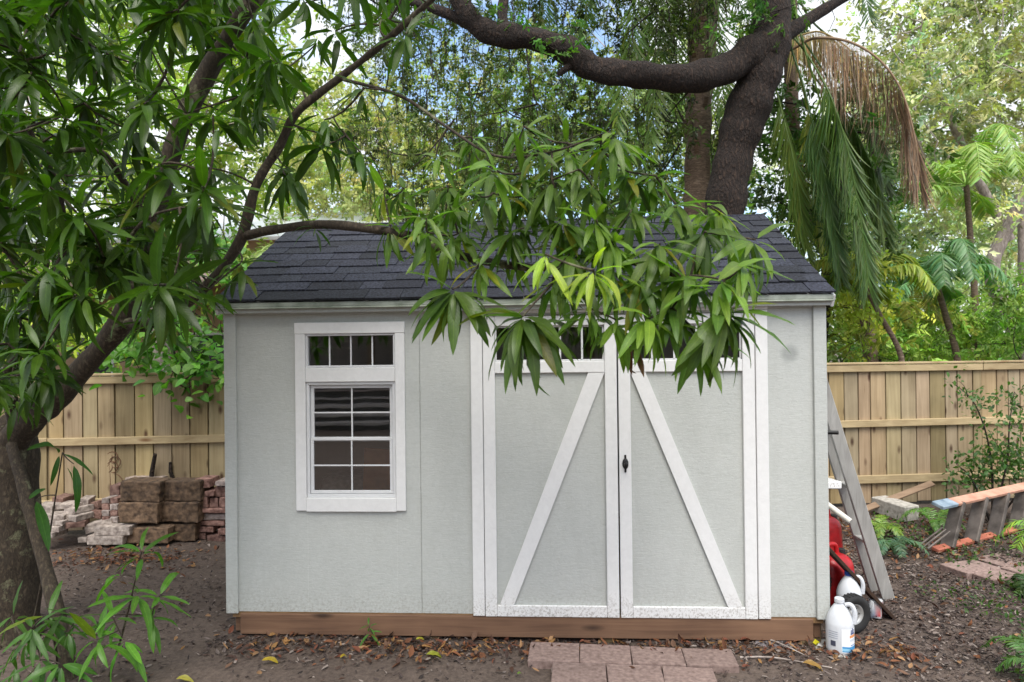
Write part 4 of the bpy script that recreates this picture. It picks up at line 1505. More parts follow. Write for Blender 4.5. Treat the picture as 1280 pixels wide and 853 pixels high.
# ================================================================ brick and block pile at left
def pxbox(name, x0, y0, x1, y1, Y, depth, mat, label, cat, group, rz=0.0, ry=0.0, tint=(1, 1, 1), bev=.008, rough=.003, rx=0.0):
    a, b = at(x0, y0, Y), at(x1, y1, Y)
    w, h = abs(b[0] - a[0]), abs(a[2] - b[2])
    m = MB()
    if name == 'wall_block':
        rockbox(m, (0, 0, h / 2), (w - .012, depth, h - .006), rotm(rx, ry, 0), .0075, tint, 15, 13, rng.uniform(0, 40))
    else:
        rockbox(m, (0, 0, h / 2), (w - .006, depth, h - .004), rotm(rx, ry, 0), .0035, tint, 5, 22, rng.uniform(0, 40))
    o = m.build(name, M[mat], None, base=False)
    o.location = ((a[0] + b[0]) / 2, Y + depth / 2, min(a[2], b[2]))
    o.rotation_euler.z = rz
    tag(o, label, cat, group)
    return o


sX = lambda x: x / 4.267
sY = lambda y: 560 + y / 4.267
GB = 'big brown wall blocks in the pile'
blk = [((665, 425, 900, 512), 1.93, 'big brown wall block lying lowest, front of the pile', 0, 0, 1.0),
       ((900, 405, 1045, 500), 2.05, 'grey-brown wall block at the foot of the pile beside the brick stack', 0, 0, .9),
       ((628, 292, 836, 405), 1.93, 'big brown wall block, lower one of the tall left pair', .05, .03, 1.1),
       ((632, 180, 848, 292), 1.95, 'big mossy wall block, topmost of the tall left pair', .06, .035, .72),
       ((850, 290, 1068, 400), 2.03, 'big brown wall block, lower one of the right pair', -.07, 0, .8),
       ((862, 178, 1078, 288), 2.05, 'big dark wall block, topmost of the right pair beside the bricks', -.05, -.02, .62)]
for (x0, y0, x1, y1), Y, lb, rz, ry, k in blk:
    pxbox('wall_block', sX(x0), sY(y0), sX(x1), sY(y1), Y, .24, 'wall_block', lb, 'block', GB, rz, ry, (k * 1.0, k * .98, k * .95), .012, .006)
GL = 'pale pavers at the front of the pile'
lp = [((460, 470, 655, 520), 1.86, 'pale grey paver lying lowest in front of the blocks', 0, 0, 1.05), ((410, 478, 458, 508), 1.9, 'small pale paver end poking out left of the lowest paver', .1, 0, .9),
      ((498, 420, 690, 470), 1.87, 'pale grey paver lying on the lowest one in front', .03, 0, 1.1), ((446, 395, 580, 445), 1.95, 'pale paver tipped up left of the front two', .3, -.22, 1.0)]
for (x0, y0, x1, y1), Y, lb, rz, ry, k in lp:
    pxbox('paver', sX(x0), sY(y0), sX(x1), sY(y1), Y, .14, 'light_brick', lb, 'paver', GL, rz, ry, (k, k, k * .97))
GC = 'small bricks stacked against the left wall block'
n = 0
w3 = ['bottom', 'second', 'third', 'top']
for r_, (ya, yb) in enumerate(((368, 402), (335, 366), (300, 333), (268, 298))):
    for c_, (xa, xb) in enumerate(((540, 582), (585, 628))):
        k = rng.uniform(.8, 1.15)
        pxbox('brick', sX(xa), sY(ya), sX(xb), sY(yb), 2.0 + .02 * r_, .19, 'light_brick' if (r_ + c_) % 2 else 'red_brick', f'small {"pale" if (r_+c_)%2 else "reddish"} brick, {"left" if c_ == 0 else "right"} of the {w3[r_]} pair against the wall block', 'brick', GC, 0, 0, (k, k, k))
pxbox('brick', sX(580), sY(200), sX(632), sY(264), 2.2, .18, 'red_brick', 'dark brick showing behind the top left wall block', 'brick', GC, .1, 0, (.6, .6, .6))
GS = 'loose bricks heaped by the left fence'
lh = [((200, 392, 330, 420), 1.78, 'light_brick', 'pale brick second from the bottom of the loose heap', .05, 0, 1.0), ((205, 421, 315, 452), 1.76, 'light_brick', 'palest brick near the bottom of the loose heap', .0, 0, 1.15),
      ((215, 454, 285, 482), 1.74, 'light_brick', 'pale brick at the very bottom of the loose heap', -.05, 0, .95), ((200, 358, 330, 390), 1.82, 'light_brick', 'pale brick under the slanting ones in the loose heap', .12, .05, 1.0),
      ((330, 360, 425, 395), 1.86, 'light_brick', 'pale brick at the right edge of the loose heap', -.2, .05, .95), ((345, 325, 422, 358), 1.9, 'light_brick', 'pale brick lying upper right in the loose heap', -.3, -.08, 1.05),
      ((288, 300, 412, 328), 1.98, 'light_brick', 'pale flat brick on top of the loose heap', .1, -.06, 1.1), ((175, 310, 262, 345), 1.9, 'light_brick', 'greyish brick next to the mango trunk on the loose heap', .2, .06, .9),
      ((400, 275, 450, 335), 2.05, 'light_brick', 'upright greyish brick end at the back of the loose heap', .3, .1, .8), ((450, 335, 520, 378), 2.05, 'red_brick', 'rusty red brick between the heap and the blocks', .3, .2, 1.0),
      ((470, 290, 540, 332), 2.1, 'red_brick', 'rusty red brick behind the one between heap and blocks', -.2, -.2, .9), ((270, 265, 330, 300), 2.08, 'red_brick', 'dark brick at the back top of the loose heap', .1, .1, .7),
      ((330, 398, 420, 430), 1.84, 'red_brick', 'dark reddish brick low at the right of the loose heap', .4, .0, .7)]
for (x0, y0, x1, y1), Y, mt, lb, rz, ry, k in lh:
    pxbox('brick', sX(x0), sY(y0), sX(x1), sY(y1), Y, .2, mt, lb, 'brick', GS, rz, ry, (k, k, k * .98))
GT = 'bricks in the stack at the shed corner'
st_ = [((1040, 455, 1100, 490), 'red_brick', 'dark brick at the bottom left of the corner stack', .65), ((1105, 468, 1205, 505), 'red_brick', 'dark brick at the bottom right of the corner stack', .7),
       ((1040, 420, 1135, 453), 'red_brick', 'dusky brick in the second row of the corner stack', .9), ((1160, 432, 1205, 466), 'red_brick', 'reddish brick end in the second row by the shed', 1.05),
       ((1042, 387, 1200, 417), 'red_brick', 'long reddish brick under the pale one in the corner stack', 1.1), ((1050, 352, 1204, 386), 'light_brick', 'pale long brick in the middle of the corner stack', 1.0),
       ((1060, 322, 1200, 351), 'red_brick', 'reddish long brick on the pale one in the corner stack', 1.15), ((1070, 262, 1110, 321), 'red_brick', 'purplish brick standing on end at the left of the corner stack', .85),
       ((1114, 268, 1160, 321), 'red_brick', 'purplish brick standing on end in the middle of the corner stack', .8), ((1164, 266, 1206, 321), 'red_brick', 'purplish brick standing on end next to the shed', .9),
       ((1088, 230, 1142, 261), 'red_brick', 'greyish brick lying on the standing bricks', .95), ((1146, 206, 1206, 262), 'red_brick', 'dark brick upper right on the corner stack', .8),
       ((1142, 178, 1208, 205), 'light_brick', 'pale purplish brick on top of the corner stack', .8), ((1040, 165, 1120, 215), 'red_brick', 'reddish brick lying behind the top right wall block', 1.0)]
for (x0, y0, x1, y1), mt, lb, k in st_:
    pxbox('brick', sX(x0), sY(y0), sX(x1), sY(y1), 2.12 + rng.uniform(-.02, .02), .2, mt, lb, 'brick', GT, rng.uniform(-.05, .05), rng.uniform(-.015, .015), (k, k * .96, k * .98))
pxbox('wall_block', sX(665), sY(158), sX(860), sY(186), 2.3, .2, 'light_brick', 'pale slab edge showing behind the topmost left wall block', 'slab', None, .02, 0, (.95, .9, .85))

# sticks and wire ornament against the fence
mb = MB()
tube(mb, [at(186, 660, 2.42), at(187.5, 620, 2.40), at(190, 590, 2.37), at(194, 568, 2.33)], [.02, .022, .022, .018], 8, .1)
tag(mb.build('wooden_stake', M['oak_bark'], smooth=True), 'dark leaning stake behind the topmost left wall block', 'stake', 'stakes behind the block pile')
mb = MB()
tube(mb, [at(221, 660, 2.44), at(217, 600, 2.43), at(213, 590, 2.42), at(213, 578, 2.41)], [.02, .02, .018, .014], 8, .1)
tag(mb.build('wooden_stake', M['oak_bark'], smooth=True), 'short crooked stake behind the right pair of wall blocks', 'stake', 'stakes behind the block pile')
wo = thing('wire_ornament', 'rusty wire flower garden ornament standing against the left fence', 'garden ornament', tuple(at(139, 660, 2.36) * np.array([1, 1, 0])))
cc = at(137, 578, 2.36)
mb = MB()
tube(mb, [at(141, 662, 2.36), at(139, 620, 2.36), cc], .005, 6)
mb.build('stem', M['rust'], wo, True)
for k in range(6):
    a = k * 1.047
    c0 = cc + np.array([math.cos(a), 0, math.sin(a)]) * .055
    th = np.linspace(0, 2 * np.pi, 17)
    mb = MB()
    tube(mb, c0[None] + np.stack([np.cos(th) * .055, np.sin(th * 2) * .004, np.sin(th) * .055], 1), .004, 5, cap=False)
    mb.build('petal', M['rust'], wo, True)
mb = MB()
th = np.linspace(0, 2 * np.pi, 25)
tube(mb, at(139, 595, 2.37)[None] + np.stack([np.cos(th) * .12, 0 * th, np.sin(th) * .11 - .08], 1), .0035, 5, cap=False)
mb.build('ring', M['rust'], wo, True)

# ================================================================ clutter at the right side of the shed
# wooden ladder leaning on the side wall
lad = thing('wooden_ladder', 'grey weathered wooden ladder leaning on the right side of the shed', 'ladder', (2.56, .95, 0))
fa_, ta_ = np.array([2.545, .80, .0]), np.array([1.85, .47, 1.99])
fb_, tb2 = np.array([2.535, .98, .0]), np.array([1.855, .66, 2.0])
sdir = norm(fb_ - fa_)
for a, b, w in ((fa_, ta_, .085), (fb_, tb2, .075)):
    mb = MB()
    bar(mb, a - norm(b - a) * .02, b, .03, w, (1, 0, .35), .004)
    mb.build('side_rail', M['old_wood'], lad)
for k in range(1, 5):
    f_ = k / 5
    a, b = fa_ + (ta_ - fa_) * f_, fb_ + (tb2 - fb_) * f_
    mb = MB()
    bar(mb, a + sdir * .017, b - sdir * .017, .075, .02, (0, 0, 1), .003)
    mb.build('rung', M['old_wood'], lad)
mb = MB()
bar(mb, (2.24, 1.30, .02), (2.00, 1.22, 1.50), .36, .02, (0, -1, .05), .003, (.82, .82, .84))
tag(mb.build('grey_board', M['old_wood']), 'wide grey board leaning behind the wooden ladder', 'board')
# dark thin board
mb = MB()
bar(mb, (2.405, .49, .0), (1.83, .40, .62), .18, .022, (.7, 0, .6), .003, (.16, .12, .10))
tag(mb.build('dark_board', M['plank']), 'thin dark stained board leaning beside the red cans', 'board')


def gas_can(label, loc, rz, sz, k=1.0):
    root = thing('fuel_can', label, 'fuel can', loc, 'red fuel cans beside the shed')
    root.rotation_euler.z = 0
    w, d, h = sz
    rt = rotm(0, 0, rz)
    mb = MB()
    v, f = _boxgeo(w, d, h, min(w, d) * .30, 5)
    v = v.copy()
    tp = (v[:, 2] / h + .5)
    v[:, :2] *= (1.04 - .20 * tp ** 2)[:, None]
    v[:, 2] += h / 2
    mb.add(v @ rt.T + np.array(loc), f)
    body = mb.build('body', M['red_plastic'], root, True)
    mb = MB()
    pts = [(-.3 * w, 0, h * .93), (-.28 * w, 0, h * 1.14), (.12 * w, 0, h * 1.16), (.22 * w, 0, h * .95)]
    tube(mb, np.array(spline(pts, 5)) @ rt.T + np.array(loc), .016, 10)
    mb.build('handle', M['red_plastic'], root, True)
    mb = MB()
    lathe(mb, [(0, -.02), (.026, -.02), (.026, .035), (.02, .04), (0, .04)], 18, None, np.array((.36 * w, 0, h * .94)) @ rt.T + np.array(loc))
    mb.build('cap', M['rubber'], root)
    return root


gas_can('big red plastic fuel can standing behind the white jugs', (2.115, .68, gz(2.115, .68)), .5, (.27, .25, .35))
gas_can('smaller red fuel can partly hidden by the shed wall', (2.20, 1.06, gz(2.20, 1.06)), .2, (.26, .24, .52))


def jug(label, loc, rz, cap='jug_plastic', printed=False, s=1.0):
    root = thing('plastic_jug', label, 'jug', loc, 'white plastic jugs beside the shed')
    rt = rotm(0, 0, rz)
    L0 = np.array(loc)
    mb = MB()
    lathe(mb, [(0, .002), (.066, 0), (.074, .006), (.076, .02), (.076, .16), (.074, .175), (.064, .21), (.046, .245), (.030, .268), (.022, .278), (.022, .288)], 28, rt, L0, sq=.22)
    mb.build('body', M['jug_plastic'], root, True)
    mb = MB()
    tube(mb, (spline([(.030, 0, .272), (.055, 0, .278), (.072, 0, .262), (.081, 0, .225), (.077, 0, .175)], 6) @ rt.T) + L0, [.012, .013, .013, .013, .014], 10)
    mb.build('handle', M['jug_plastic'], root, True)
    mb = MB()
    lathe(mb, [(0.02, .282), (.026, .282), (.027, .286), (.027, .304), (.024, .308), (0, .308)], 20, rt, L0)
    mb.build('cap', M[cap], root)
    if printed:
        mb = MB()

        def patch(a0, a1, z0, z1, tn, rr=.0772):
            a = np.linspace(a0, a1, 8)
            kk = 1 / np.maximum(np.abs(np.cos(a)), np.abs(np.sin(a)))
            kk = 1 + .22 * (kk - 1)
            v = np.concatenate([np.stack([np.cos(a) * rr * kk, np.sin(a) * rr * kk, np.full(8, z)], 1) for z in (z0, z1)])
            mb.add(v @ rt.T + L0, [(i, i + 1, 8 + i + 1, 8 + i) for i in range(7)], tn)
        patch(-1.35, -.05, .02, .155, S(238, 240, 242))
        patch(-1.3, -.1, .024, .055, S(70, 150, 205), .0777)
        patch(-1.3, -.75, .03, .045, S(150, 205, 235), .0781)
        patch(-.72, -.12, .060, .064, S(60, 120, 180), .0777)
        patch(-.8, -.12, .105, .120, S(226, 150, 92), .0777)
        patch(-.8, -.12, .085, .098, S(205, 214, 222), .0777)
        for q in (0, 1, 2):
            patch(-.70 + q * .16, -.60 + q * .16, .128, .150 + (.008 if q == 1 else 0), S(36, 58, 120), .0777)
        patch(-.72, -.22, .123, .130, S(36, 58, 120), .0777)
        patch(-2.1, -1.75, .05, .08, S(70, 74, 92), .0777)
        for q in range(4):
            patch(-2.25, -1.6, .095 + q * .012, .098 + q * .012, S(150, 156, 170), .0777)
        mb.build('label_print', M['printed'], root, True)
    return root


jl = gnd(1051, 814)
jug('white gallon jug with blue printed label standing nearest at the shed corner', (jl[0], jl[1] + .01, gz(jl[0], jl[1])), -.5, printed=True)
jug('white jug with a blue cap standing behind the wheel', (2.115, .40, gz(2.115, .40) + .01), -.45, cap='blue_plastic', s=1)


def wheel(label, c, rad, yaw):
    root = thing('cart_wheel', label, 'wheel', (c[0], c[1], 0), 'small wheels of a hand cart beside the shed')
    rt = rotm(0, 0, yaw) @ rotm(R(90), 0, 0)
    k = rad / .118
    mb = MB()
    lathe(mb, [(.062 * k, -.024), (.075 * k, -.033), (.095 * k, -.038), (.110 * k, -.032), (.117 * k, -.018), (.118 * k, 0), (.117 * k, .018), (.110 * k, .032), (.095 * k, .038), (.075 * k, .033), (.062 * k, .024)], 36, rt, c)
    for i in range(30):
        a = i * 2 * math.pi / 30
        p = rt @ np.array([math.cos(a) * .117 * k, math.sin(a) * .117 * k, 0]) + np.asarray(c)
        box(mb, p, (.005, .009, .05), rt @ rotm(0, 0, a), .001)
    mb.build('tyre', M['rubber'], root, True)
    mb = MB()
    lathe(mb, [(.064 * k, -.024), (.060 * k, -.026), (.052 * k, -.014), (.030 * k, -.010), (.018 * k, -.03), (.010 * k, -.034), (.010 * k, .034), (.018 * k, .03), (.030 * k, .010), (.052 * k, .014), (.060 * k, .026), (.064 * k, .024)], 28, rt, c)
    for i in range(6):
        a = i * 2 * math.pi / 6
        p = rt @ np.array([math.cos(a) * .04 * k, math.sin(a) * .04 * k, .013]) + np.asarray(c)
        box(mb, p, (.012, .012, .006), rt, .002, (.3, .3, .3))
    mb.build('rim', M['steel'], root, True)
    return root


wheel('small black tyred wheel with a pale rim behind the white jug', np.array([2.045, .19, .118 + gz(2.04, .19)]), .118, .35)
wheel('dark cart wheel mostly hidden behind the shed corner', np.array([1.93, .50, .20]), .118, .3)
# pvc pipe, rod, little shelf board
mb = MB()
tube(mb, [(1.84, .50, .86), at(1063, 652, .28)], .018, 12)
tag(mb.build('plastic_pipe', M['pvc'], smooth=True), 'short white plastic pipe sticking out beside the ladder', 'pipe')
mb = MB()
pe = at(1048, 541, .3)
tube(mb, [(1.83, .34, pe[2] + .0), pe], .013, 10)
tag(mb.build('black_rod', M['black_metal'], smooth=True), 'black rod end poking out by the ladder', 'rod')
mb = MB()
pe = at(1046, 607, .55)
box(mb, pe + np.array([-.06, .1, 0]), (.17, .2, .05), rotm(0, .05, .2), .006, (1.1, 1.1, 1.1))
tag(mb.build('white_plank', M['trim']), 'white plank end jammed between the ladder and the shed', 'plank')
# bag
mb = MB()
a = at(1094, 772, .42)
v, f = _boxgeo(.085, .04, .125, .016, 4)
v = v.copy() + rng.normal(0, .0035, (len(v), 3))
tv = np.full((len(v), 3), .55)
tv[(v[:, 0] > .02) & (np.abs(v[:, 2]) < .045)] = S(190, 60, 60)
tv[(v[:, 0] < .02) & (v[:, 2] < -.02) & (v[:, 2] > -.06)] = S(130, 140, 156)
mb.add(v @ rotm(.0, .12, .2).T + np.array([a[0], a[1], gz(a[0], a[1]) + .075]), f, tv)
tag(mb.build('plastic_bag', M['plastic_bag'], smooth=True), 'crumpled silvery plastic pouch with red print behind the wheel', 'bag')

# ---------------------------------------------------------------- step ladder lying on its side
sl = thing('step_ladder', 'orange fibreglass step ladder lying on its side in the mulch', 'ladder', tuple(gnd(1230, 690)))
LG_ = gnd(1160, 694) + np.array([0, 0, .03])
LH = gnd(1276, 664) + np.array([0, 0, .03])
ldir = norm((LH - LG_) * np.array([1, 1, 0]))
a0 = at(1172, 632, 1.92)
b0 = a0 + ldir * 2.3 + np.array([0, 0, .02])
mb = MB()
pr = [(-.045, -.016), (.045, -.016), (.045, .016), (-.045, .016)]
bar(mb, a0 + ldir * .22, b0, .10, .026, (0, -.35, 1), .003)
mb.build('upper_rail', M['orange_rail'], sl)
mb = MB()
bar(mb, a0 - ldir * .005, a0 + ldir * .225, .107, .033, (0, -.35, 1), .006)
mb.build('foot_boot', M['blue_boot'], sl)
mb = MB()
bar(mb, LG_ + ldir * .1, LG_ + ldir * 2.3, .065, .028, (0, -.3, 1), .003)
mb.build('lower_rail', M['bright_orange_rail'], sl)
for k in range(5):
    p0 = LG_ + ldir * (.27 + .36 * k)
    p1 = a0 + ldir * (.30 + .36 * k)
    mb = MB()
    fr_ = frame_from(p0, p1, (ldir[0], ldir[1], 0))
    bar(mb, p0, p1, .105, .012, ldir, .002)
    bar(mb, p0 + fr_ @ np.array([0, .0555, .012]), p1 + fr_ @ np.array([0, .0555, .012]), .006, .03, ldir, .001)
    bar(mb, p0 + fr_ @ np.array([0, -.0555, .012]), p1 + fr_ @ np.array([0, -.0555, .012]), .006, .03, ldir, .001)
    mb.build('step', M['dull_alu'], sl)
for q in (-.03, .03, .085):
    mb = MB()
    p = LG_ + np.array([-.02, q, .01 + .02])
    bar(mb, p, p + np.array([.24, .1, .12]), .014, .014, (0, 0, 1), .002)
    mb.build('brace', M['dull_alu'], sl)

# concrete block and plank
c = gnd(1134, 652)
blk_ = thing('concrete_block', 'pale concrete block lying in the mulch near the fence', 'block', (c[0], c[1] + .2, 0))
mb = MB()
rt = rotm(.06, 0, .42)
c = np.array([c[0], c[1] + .25, .07])
for x_ in (-.085, .085):
    box(mb, c + rt @ np.array([x_, 0, 0]), (.03, .40, .15), rt, .006)
for y_ in (-.185, 0, .185):
    box(mb, c + rt @ np.array([0, y_, 0]), (.14, .03, .148), rt, .005)
box(mb, c + rt @ np.array([0, 0, .07]), (.196, .396, .016), rt, .006)
mb.build('block_body', M['concrete'], blk_)
mb = MB()
bar(mb, gnd(1070, 641, .02), at(1166, 604, 3.34), .07, .02, (0, -.6, 1), .003, (.8, .8, .8))
tag(mb.build('loose_plank', M['plank']), 'brown plank propped low against the right fence', 'plank')


# ================================================================ small plants
def shoot_plant(name, label, cat, base, ros, tint, L, group=None, mat='mango_leaf', r=.007):
    root = thing(name, label, cat, (base[0], base[1], gz(base[0], base[1])), group)
    mb = MB()
    b = np.array([base[0], base[1], gz(base[0], base[1]) - .03])
    first = np.asarray(ros[0][0])
    P = spline([b, b * .6 + first * .4 + np.array([.02, 0, .03]), first], 6)
    tube(mb, P, [r, r * .8, r * .5], 7)
    grow(list(P[2:]), [np.asarray(q[0]) for q in ros[1:]], mb, .0025, r * .7, 5, -.05)
    mb.build('stem', M['mango_bark'], root, True)
    mb = MB()
    lay_rosettes(mb, [(np.asarray(c), ax, n, L * rng.uniform(.85, 1.15), np.asarray(tint) * rng.uniform(.85, 1.2), hang) for c, ax, n, hang in ros])
    mb.build('leaves', M[mat], root, True)
    return root


b = gnd(135, 846)
shoot_plant('mango_seedling', 'young mango shoot with long bright leaves beside the trunk foot', 'plant', b,
            [(at(177, 690, -.75), (0, -.1, 1), 7, .05), (at(172, 742, -.72), (.3, -.2, .8), 7, .25), (at(140, 770, -.7), (-.3, -.3, .6), 7, .3), (at(190, 772, -.6), (.5, -.2, .5), 5, .4), (at(150, 720, -.7), (-.5, 0, .5), 4, .3), (at(120, 800, -.8), (-.3, -.4, .5), 7, .5), (at(200, 745, -.6), (.6, -.1, .6), 5, .3), (at(155, 800, -.75), (.1, -.5, .4), 6, .6)], S(92, 140, 48), .21)
b = gnd(70, 850)
shoot_plant('mango_seedling', 'darker low leafy shoots crowding the mango trunk foot', 'plant', b,
            [(at(60, 770, -.75), (-.2, -.2, .8), 8, .5), (at(30, 800, -.8), (-.4, -.3, .5), 8, .6), (at(85, 790, -.8), (.3, -.3, .5), 8, .6), (at(15, 770, -.7), (-.4, -.2, .6), 7, .5), (at(50, 825, -.85), (0, -.5, .4), 8, .7), (at(10, 830, -.85), (-.3, -.4, .4), 7, .6), (at(100, 770, -.7), (.4, 0, .8), 6, .4), (at(40, 785, -.9), (0, -.5, .6), 8, .6), (at(75, 830, -.9), (.2, -.5, .4), 8, .7)], S(74, 112, 46), .18)
b = gnd(462, 806)
shoot_plant('mango_seedling', 'tiny green seedling against the brown rim beam', 'plant', b, [(at(461, 783, -.1), (.1, -.2, 1), 6, .25), (at(463, 790, -.12), (.2, -.4, .5), 4, .5)], S(86, 130, 54), .085, r=.004)
b = gnd(95, 600)
shoot_plant('mango_shoot', 'drooping pair of long leaves on a thin twig beside the stem', 'plant', (at(30, 620, -.3)[0], -.3), [(at(78, 566, -.5), (.8, -.2, .3), 3, .5), (at(92, 580, -.55), (.7, -.3, .2), 2, 1.0), (at(45, 625, -.45), (.8, -.3, .1), 2, .5)], S(58, 96, 36), .24)


def fernlet(label, base, n, l, tint, leaf=.07, name='fern', cat='fern', group=None, up=.75):
    z = gz(base[0], base[1])
    root = thing(name, label, cat, (base[0], base[1], z), group)
    b = np.array([base[0], base[1], z])
    for k in range(n):
        a = k * 2 * math.pi / n + rng.uniform(-.4, .4)
        d = np.array([math.cos(a), math.sin(a), 0])
        ll = l * rng.uniform(.7, 1.15)
        frond_part('frond', root, [b, b + d * ll * .3 + np.array([0, 0, ll * up * .7]), b + d * ll * .7 + np.array([0, 0, ll * up * .75]), b + d * ll + np.array([0, 0, ll * up * .35])], 22, leaf, .012, .25, np.array(tint) * rng.uniform(.8, 1.25), rad=(.003, .001), start=.2, curve=.5)


fernlet('bluish green fern in the mulch left of the orange ladder', gnd(1118, 690), 8, .24, S(84, 116, 84))
fernlet('yellow-green fern tuft beside the concrete block', gnd(1102, 668), 8, .26, S(120, 150, 60))
fernlet('green fern between the concrete block and the orange ladder', gnd(1168, 660), 8, .28, S(92, 130, 58))
fernlet('large bright fern over the orange ladder at the picture edge', gnd(1322, 700), 8, .55, S(128, 168, 62), .15, up=.9)
fernlet('low fern at the lower right picture corner', gnd(1300, 850), 8, .26, S(84, 122, 54), .07)
fernlet('low dark fern right of the pale pavers', gnd(1290, 740), 7, .16, S(60, 84, 40), .07)

# climbing shrub on the right fence
vb = at(1240, 640, 2.9)
vz = thing('climbing_shrub', 'straggly small leaved shrub climbing up the right fence', 'shrub', (vb[0], vb[1], 0))
mb = MB()
vn = []
for path in ([(1235, 640, 2.85), (1240, 590, 2.95), (1232, 540, 3.0), (1215, 500, 3.1), (1190, 478, 3.15)], [(1245, 640, 2.85), (1258, 580, 2.9), (1262, 530, 3.0), (1268, 490, 3.05)], [(1238, 640, 2.8), (1215, 600, 2.8), (1195, 580, 2.9)], [(1250, 640, 2.8), (1285, 600, 2.8), (1300, 560, 2.9)]):
    P = spline([at(*q) if i else (vb[0], vb[1], -.05) for i, q in enumerate(path)], 6)
    tube(mb, P, [.012, .009, .006, .003], 6)
    vn += list(P[6:])
cs = [at(px, py, rng.uniform(2.7, 3.25)) for px, py in in_poly([(1190, 470), (1240, 510), (1275, 485), (1300, 540), (1300, 615), (1190, 608), (1205, 560), (1225, 545)], 62)]
grow(vn, cs, mb, .0015, .005, 4, 0)
mb.build('stems', M['oak_bark'], vz, True)
mb = MB()
ci = np.repeat(np.arange(len(cs)), 24)
pos = np.array(cs)[ci] + rng.normal(0, .07, (len(ci), 3))
N = len(ci)
dirs = norm(rng.normal(0, 1, (N, 3)) + np.array([0, -.3, -.1]))
LL = rng.uniform(.03, .065, N)
leaves(mb, pos, dirs, rng.normal(0, .5, (N, 3)) + np.array([0, -.4, 1]), LL, LL * .55, rng.normal(.3, .2, N), tints(N, S(74, 106, 48), .25), 3, None, .2, 0)
mb.build('leaves', M['round_leaf'], vz, True)

# ground cover right of the ladder and along the fence foot
mb = MB()
N = 2600
pts = [gnd(px, py) for px, py in in_poly([(1180, 690), (1300, 640), (1300, 760), (1250, 735), (1282, 690), (1190, 718)], 520)]
pts += [gnd(px, py) for px, py in in_poly([(1240, 720), (1300, 720), (1300, 853), (1255, 853), (1275, 790), (1150, 745), (1130, 735), (1200, 735)], 420)]
pts += [gnd(px, py) for px, py in in_poly([(1085, 640), (1165, 640), (1180, 690), (1090, 680)], 300)]
pts = np.array(pts)
N = len(pts)
pos = pts + np.stack([rng.normal(0, .03, N), rng.normal(0, .03, N), rng.uniform(0.005, .05, N)], 1)
LL = rng.uniform(.015, .045, N)
leaves(mb, pos, norm(rng.normal(0, 1, (N, 3)) + np.array([0, 0, .5])), rng.normal(0, .4, (N, 3)) + np.array([0, 0, 1]), LL, LL * .5, rng.normal(.3, .3, N), tints(N, S(72, 100, 46), .3), 3, None, .2, 0)
tag(mb.build('ground_cover', M['round_leaf'], smooth=True), 'low green weeds spreading through the mulch by the orange ladder', 'weeds', None, 'stuff')

# ================================================================ litter and mulch
def scatter_xy(n, f):
    out = []
    while len(out) < n:
        x, y = rng.uniform(-4.6, 5.4, 4000), rng.uniform(-1.2, 3.2, 4000)
        w = f(x, y)
        k = rng.random(4000) < w
        out += list(np.stack([x[k], y[k]], 1))
    return np.array(out[:n])


def dens_chip(x, y):
    under = (np.abs(x) < 1.8) & (y > .3) & (y < 2.5)
    right = np.clip((x - .9) / 1.2, 0, 1)
    frontstrip = np.exp(-((y + .12) / .16) ** 2) * (np.abs(x) < 1.9) * .8
    patch = np.clip(pnoise(x * 2.2, y * 2.2, 8) + .75, .3, 1)
    return np.where(under, 0, np.clip(right + frontstrip + .16, 0, 1) * patch)


XY = scatter_xy(60000, dens_chip)
N = len(XY)
pos = np.stack([XY[:, 0], XY[:, 1], ground_h(XY[:, 0], XY[:, 1]) + rng.uniform(.000, .016, N)], 1)
a = rng.uniform(0, 6.28, N)
ax = np.stack([np.cos(a), np.sin(a), rng.normal(0, .22, N)], 1)
pal = np.array([S(58, 47, 43), S(82, 69, 64), S(110, 98, 92), S(74, 57, 48), S(140, 128, 120), S(46, 38, 35), S(70, 59, 55)])
tn = pal[rng.integers(0, len(pal), N)] * rng.uniform(.7, 1.25, (N, 1))
L = np.abs(rng.normal(.016, .011, N)) + .006
mb = MB()
leaves(mb, pos, ax, rng.normal(0, .3, (N, 3)) + np.array([0, 0, 1]), L, L * rng.uniform(.2, .5, N), rng.normal(0, .5, N), tn, 2, lambda q: .75 + .25 * np.sin(np.pi * q), .35, 0)
tag(mb.build('wood_mulch', M['chips']), 'grey-brown shredded wood mulch covering the earth right of the shed', 'mulch', None, 'stuff')


def dens_leaf(x, y):
    under = (np.abs(x) < 1.75) & (y > .25) & (y < 2.5)
    f = 1.6 * np.exp(-((y + .12) / .14) ** 2) * ((x > -1.75) & (x < 2.3)) * np.clip(.55 + 1.2 * pnoise(x * 1.7, y * 3, 6), .08, 1)
    pile = np.exp(-(((x + 3.6) / .5) ** 2 + ((y - 1.6) / .22) ** 2)) * .9
    rt = np.clip((x - 1.9) / 2, 0, 1) * .10 + np.exp(-(((x - 3.3) / .7) ** 2 + ((y - 2.2) / .5) ** 2)) * .4
    return np.where(under, 0, np.clip(f + pile + rt + .012, 0, 1))


